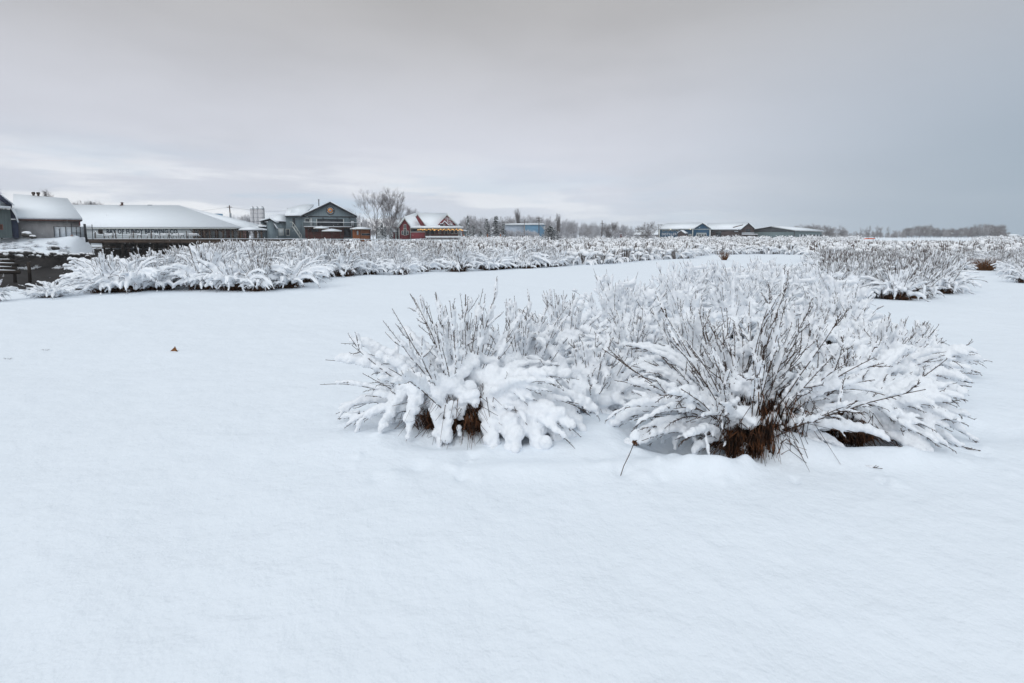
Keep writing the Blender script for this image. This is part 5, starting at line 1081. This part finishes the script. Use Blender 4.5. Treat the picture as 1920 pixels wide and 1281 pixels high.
pc = part(di, 'porch', 'brown_board', ('gab', X(1271, Yn - 3), X(1284, Yn - 3), zg - .2, Z(437.5, Yn - 3), X(1277, Yn - 3), Z(433.6, Yn - 3), Yn - 3, Yn - .01), ('box', X(1284.1, Yn - 2.6), X(1290, Yn - 2.6), Yn - 2.6, Yn - .01, zg - .2, Z(439, Yn - 2.6)))
part(pc, 'porch_roof', 'snow_roof', ('prism', [(X(1277, Yn), Yn - 3.3, nz_(432.7)), (X(1270, Yn), Yn - 3.3, nz_(437.6)), (X(1270, Yn), Yn - 3.3, nz_(436.8)), (X(1277, Yn), Yn - 3.3, nz_(432))], (0, 3.2, 0)), ('prism', [(X(1277, Yn), Yn - 3.3, nz_(432.9)), (X(1285, Yn), Yn - 3.3, nz_(438.2)), (X(1290.5, Yn), Yn - .2, nz_(438)), (X(1282, Yn), Yn - .2, nz_(432.9))], (0, 0, .25)))
for u in (1257.5, 1294.5): part(di, 'flood_lamp', 'lamp_white', ('blobs', [(X(u, Yn), Yn - .6, nz_(430.2))], [.16], 1))
window(di, 1292.5, 1295.5, 440, 444.5, Yn, 'trim_white', 'timber_dark', .2)
# ---- dark boarded building
frame(1376)
Yk = 188.0; zg = HL(X(1370, Yk), Yk) - .1; bw = thing('boarded_building', 1376, Yk, 'dark brown boarded building with gable and balcony, right of distillery', 'building', z=zg)
def kz(v, Y=Yk): return Z(v, Y, 1376)
part(bw, 'wall', 'brown_board', ('box', X(1332.6, Yk), X(1389.8, Yk), Yk, Yk + 10, zg - .4, kz(431.3)), ('gab', X(1390, Yk), X(1414, Yk), zg - .4, kz(430.5), X(1403, Yk), kz(419.6), Yk - .5, Yk + 10))
roof(bw, [(X(1331.5, Yk), Yk - .6, kz(431.3)), (X(1391, Yk), Yk - .6, kz(430.6)), (X(1403, Yk + 5), Yk + 5, Z(418.8, Yk + 5)), (X(1326, Yk + 5), Yk + 5, Z(420, Yk + 5))], .22, .1); roof(bw, [(X(1403, Yk), Yk - .9, kz(419)), (X(1403, Yk), Yk + 10, kz(419)), (X(1389.8, Yk), Yk + 10, kz(430.5)), (X(1389.8, Yk), Yk - .9, kz(430.5))], .12, .1); roof(bw, [(X(1403, Yk) + .02, Yk - .9, kz(419)), (X(1415, Yk), Yk - .9, kz(429.5)), (X(1415, Yk), Yk + 10, kz(429.5)), (X(1403, Yk) + .02, Yk + 10, kz(419))], .2, .1)
part(bw, 'roof_seam', 'timber', ('prism', [(X(1374, Yk + .4), Yk + .2, kz(428.6)), (X(1392, Yk + 2), Yk + 2.4, kz(424)), (X(1393, Yk + 2), Yk + 2.4, kz(424)), (X(1376, Yk + .4), Yk + .2, kz(428.6))], (0, 0, .5)), ('box', X(1372, Yk + 4), X(1395, Yk + 4), Yk + 3.9, Yk + 4.1, Z(421.7, Yk + 4), Z(421, Yk + 4) + .12))
part(bw, 'balcony', 'timber', ('box', X(1391, Yk), X(1421, Yk), Yk - 3, Yk - .52, kz(441), kz(440))); part(bw, 'balcony_snow', 'snow_roof', ('box', X(1391, Yk), X(1421, Yk), Yk - 3.05, Yk - .52, kz(440) + .003, kz(439))); part(bw, 'balcony_panel', 'grey_metal', ('box', X(1391, Yk), X(1414, Yk), Yk - 3.02, Yk - 2.96, kz(438.8), kz(436))); part(bw, 'under_wall', 'dark_gable', ('box', X(1402, Yk), X(1420.5, Yk), Yk - 2.5, Yk - .52, zg - .4, kz(441) - .003))
window(bw, 1377, 1384.5, 433.5, 434.8, Yk, 'trim_dark', 'white_panel', .05); window(bw, 1333.5, 1338, 434, 435.2, Yk, 'trim_dark'); window(bw, 1342, 1353, 434.5, 436, Yk, 'trim_dark', 'teal_metal', .05); window(bw, 1343, 1352, 437, 445.5, Yk, 'trim_dark', 'glass_dark', .05, name='wide_door'); window(bw, 1399, 1407, 430, 435, Yk - .5, 'trim_dark', 'glass_dark', .08)
# ---- long grey-green hall
frame(1455)
Yt = 195.0; zg = HL(X(1460, Yt), Yt) - .1; ha = thing('long_hall', 1470, Yt, 'long low grey-green hall with dark gable and white-striped end wall', 'building', z=zg)
def tz(v, Y=Yt): return Z(v, Y, 1460)
part(ha, 'wall', 'teal_metal', ('box', X(1412, Yt), X(1490, Yt), Yt, Yt + 14, zg - .4, tz(434.8))); part(ha, 'gable', 'dark_gable', ('prism', [(X(1412, Yt), Yt - .05, tz(434.7)), (X(1490, Yt), Yt - .05, tz(434.7)), (X(1490, Yt), Yt - .05, tz(432.7)), (X(1446, Yt), Yt - .05, tz(425.6)), (X(1412, Yt), Yt - .05, tz(431))], (0, 14, 0)))
xe = X(1541, Yt + 22); part(ha, 'side_wall', 'teal_metal', ('prism', [(X(1490, Yt) + .005, Yt + .01, zg - .4), (xe, Yt + 22, zg - .4), (xe, Yt + 22, tz(435, Yt + 22)), (X(1490, Yt) + .005, Yt + .01, tz(433.4))], (-6, 10, 0)))
roof(ha, [(X(1446, Yt), Yt - .6, tz(425.4)), (X(1491, Yt), Yt - .6, tz(432.8)), (xe + .5, Yt + 22, tz(434.6, Yt + 22)), (X(1505, Yt + 22), Yt + 22, tz(429, Yt + 22))], .22, .15, 'trim_white'); roof(ha, [(X(1411, Yt), Yt - .6, tz(431.2)), (X(1445.9, Yt), Yt - .6, tz(425.4)), (X(1445.9, Yt), Yt + 14, tz(425.4)), (X(1411, Yt), Yt + 14, tz(431.2))], .1, .15, 'trim_dark')
n_ = Vector((22, -(xe - X(1490, Yt)), 0)).normalized()
for t0, t1, m_ in [(.17, .20, 'white_panel'), (.22, .26, 'glass_dark'), (.28, .31, 'white_panel'), (.33, .37, 'glass_dark'), (.48, .52, 'white_panel'), (.54, .60, 'glass_dark'), (.62, .66, 'white_panel'), (.68, .74, 'glass_dark'), (.76, .79, 'white_panel'), (.81, .86, 'glass_dark'), (.88, .91, 'white_panel'), (.93, .98, 'glass_dark')]:
    A = np.array((X(1490, Yt), Yt)); B = np.array((xe, Yt + 22)); p, q2 = A + (B - A) * t0, A + (B - A) * t1; nx, ny = n_.x * .12, n_.y * .12
    part(ha, 'window' if m_ == 'glass_dark' else 'wall_panel', m_, ('prism', [(p[0], p[1], zg), (q2[0], q2[1], zg), (q2[0], q2[1], tz(440, Yt + 10)), (p[0], p[1], tz(440, Yt + 10))], (nx, ny, 0)))
part(ha, 'corner_trim', 'dark_gable', ('box', X(1490, Yt) - .1, X(1490, Yt) + .12, Yt - .12, Yt - .055, zg, tz(434.7)))
frame()
# orange barrier and oddments on the right
o = thing('orange_barrier', 1623, 190, 'long orange safety barrier lying low on the far right snow', 'barrier', z=1.0); part(o, 'mesh_panel', 'orange_mesh', ('box', X(1605.5, 190), X(1641.5, 190), 190, 190.08, Z(448.6, 190), Z(446.6, 190)))
for u in (1605.5, 1617, 1629, 1641.5): part(o, 'stake', 'timber', ('box', X(u, 190) - .05, X(u, 190) + .05, 189.9, 189.99, .7, Z(446.2, 190)))
for i, (u, v, Y, L, lb) in enumerate([(1600, 458, 72, 2.2, 'dark half-buried log on the snow below the orange barrier'), (1612, 457, 76, 1.6, 'shorter dark log lying right of the half-buried log, below the barrier')]):
    x = X(u, Y); z = Z(v, Y, u); zz = HL(x, Y); k = MB(); k.tube([(x - L / 2, Y, zz + 1.05), (x, Y + .1, zz + 1.0), (x + L / 2, Y, zz + 1.08)], [.10, .13, .09], 7); k.build('w', 'timber_dark'); o = bpy.data.objects['w']; o.name = 'driftwood_log'; tag(o, lb, 'log')
    k = MB(); k.tube([(x, Y, zz - .1), (x, Y, zz + 1.0)], [.05, .05], 5); k.build('stub', 'timber_dark', o)
o = thing('white_house', 1908, 380, 'faint white-roofed house on the horizon at the far right', 'house', z=1.0); part(o, 'wall', 'pale_wall', ('gab', X(1903, 380), X(1914, 380), .5, Z(443, 380, 1908), X(1908, 380), Z(440.5, 380, 1908), 380, 388)); part(o, 'snow_cover', 'snow_roof', ('prism', [(X(1902, 380), 379.5, Z(443, 380, 1908)), (X(1908, 380), 379.5, Z(440, 380, 1908)), (X(1915, 380), 379.5, Z(443, 380, 1908)), (X(1915, 380), 379.5, Z(442.3, 380, 1908)), (X(1908, 380), 379.5, Z(439.2, 380, 1908)), (X(1902, 380), 379.5, Z(442.3, 380, 1908))], (0, 9, 0)))
# ---- creek bank at left: bulkhead logs, boulders, brush
q = np.random.default_rng(8)
for i, (u0, u1, v) in enumerate([(-60, 16, 489), (-60, 24, 496), (-60, 18, 503), (-60, 25, 510)]):
    Y = 40.0 - i * 1.2; x0, x1 = X(u0, Y), X(u1, Y); z = Z(v, Y, 5); o = part(None, 'bulkhead_log', 'timber_dark', ('tube', [(x0, Y, z), (x1, Y + .2, z - .03)], [.16, .13], 8)); tag(o, ['topmost', 'second', 'third', 'lowest'][i] + ' snow-topped log of the stack beside the dark creek', 'log', 'stacked creek logs'); k = MB(); k.tube([(x0, Y, z + .13), (x0 * .6 + x1 * .4, Y + .1, z + .13), (x1 - .3, Y + .2, z + .08)], [.11, .09, .04], 6); k.build('snow_cover', 'snow_roof', o)
for u in (-40, -10): x = X(u, 38.9); o = part(None, 'bulkhead_pile', 'timber_dark', ('tube', [(x, 41.4, -2.1), (x, 41.4, Z(492, 41.4, 10))], .12, 8)); tag(o, 'dark pile standing behind the stacked creek logs', 'pile', 'creek log piles')
def boulder(u, v, Y, s, lb, grp=None, snow=True):
    x, _, z = at(u, v, Y); k = MB(); k.blobs([(0, 0, 0), (s * .5, 0, -s * .1), (-s * .4, .1, -s * .15)], [s * .7, s * .5, s * .5], 2, (1.1, 1, .7)); o = link('boulder', remeshed(k, 'boulder', s * .14, s * .3, s * .8, 0, 'rock'), None, (x, Y, z)); tag(o, lb, 'boulder', grp)
    k = MB(); k.blobs([(0, 0, s * .38), (s * .4, 0, s * .2), (-s * .35, .1, s * .2)], [s * .62, s * .42, s * .42], 2, (1.15, 1.1, .45)); link('snow_cap', remeshed(k, 'snow_cap', s * .12, s * .1, s * .6, 1), o)
boulder(50, 440.5, 58, .62, 'largest dark boulder with a snow cap, on top of the creek bank'); boulder(61, 445, 57.5, .42, 'smaller dark boulder right below the largest capped boulder on the bank'); boulder(103, 465, 55, .48, 'dark boulder halfway down the snowy creek bank'); boulder(52, 474, 54, .5, 'dark boulder low on the creek bank at left')
for i in range(40):
    u = q.uniform(-30, 172); vv = np.interp(u, [-30, 100, 170], [476, 479, 480]) + q.uniform(-4, 5); boulder(u, vv, np.interp(u, [-30, 172], [54, 62]) + q.uniform(-1, 1), q.uniform(.28, .6), 'snow-capped stone in the riprap at the foot of the creek bank', 'riprap stones along the creek')
for i in range(44):
    u = q.uniform(-20, 140); Y = q.uniform(57, 66); x = X(u, Y)
    place(PM[q.integers(6)], x, Y, q.uniform(.35, .6), q.uniform(-1, 1), 'bank_brush', 'low snowy brush on top of the creek bank at left', 'brush on the creek bank', sz=q.uniform(.25, .4))

if HAZE:
    k = MB(); k.box(-700, 760, -60, 560, -4, 45); m = bpy.data.materials.new('haze_air'); m.use_nodes = True; n = m.node_tree.nodes; n.clear()
    o_ = n.new('ShaderNodeOutputMaterial'); pv = n.new('ShaderNodeVolumePrincipled'); pv.inputs['Density'].default_value = HAZE; pv.inputs['Color'].default_value = (.985, .99, 1.0, 1); m.node_tree.links.new(pv.outputs[0], o_.inputs['Volume']); MATS['haze_air'] = m
    o = k.build('haze', 'haze_air'); tag(o, 'thin snowy haze filling the air over the marsh', 'haze', None, 'stuff')
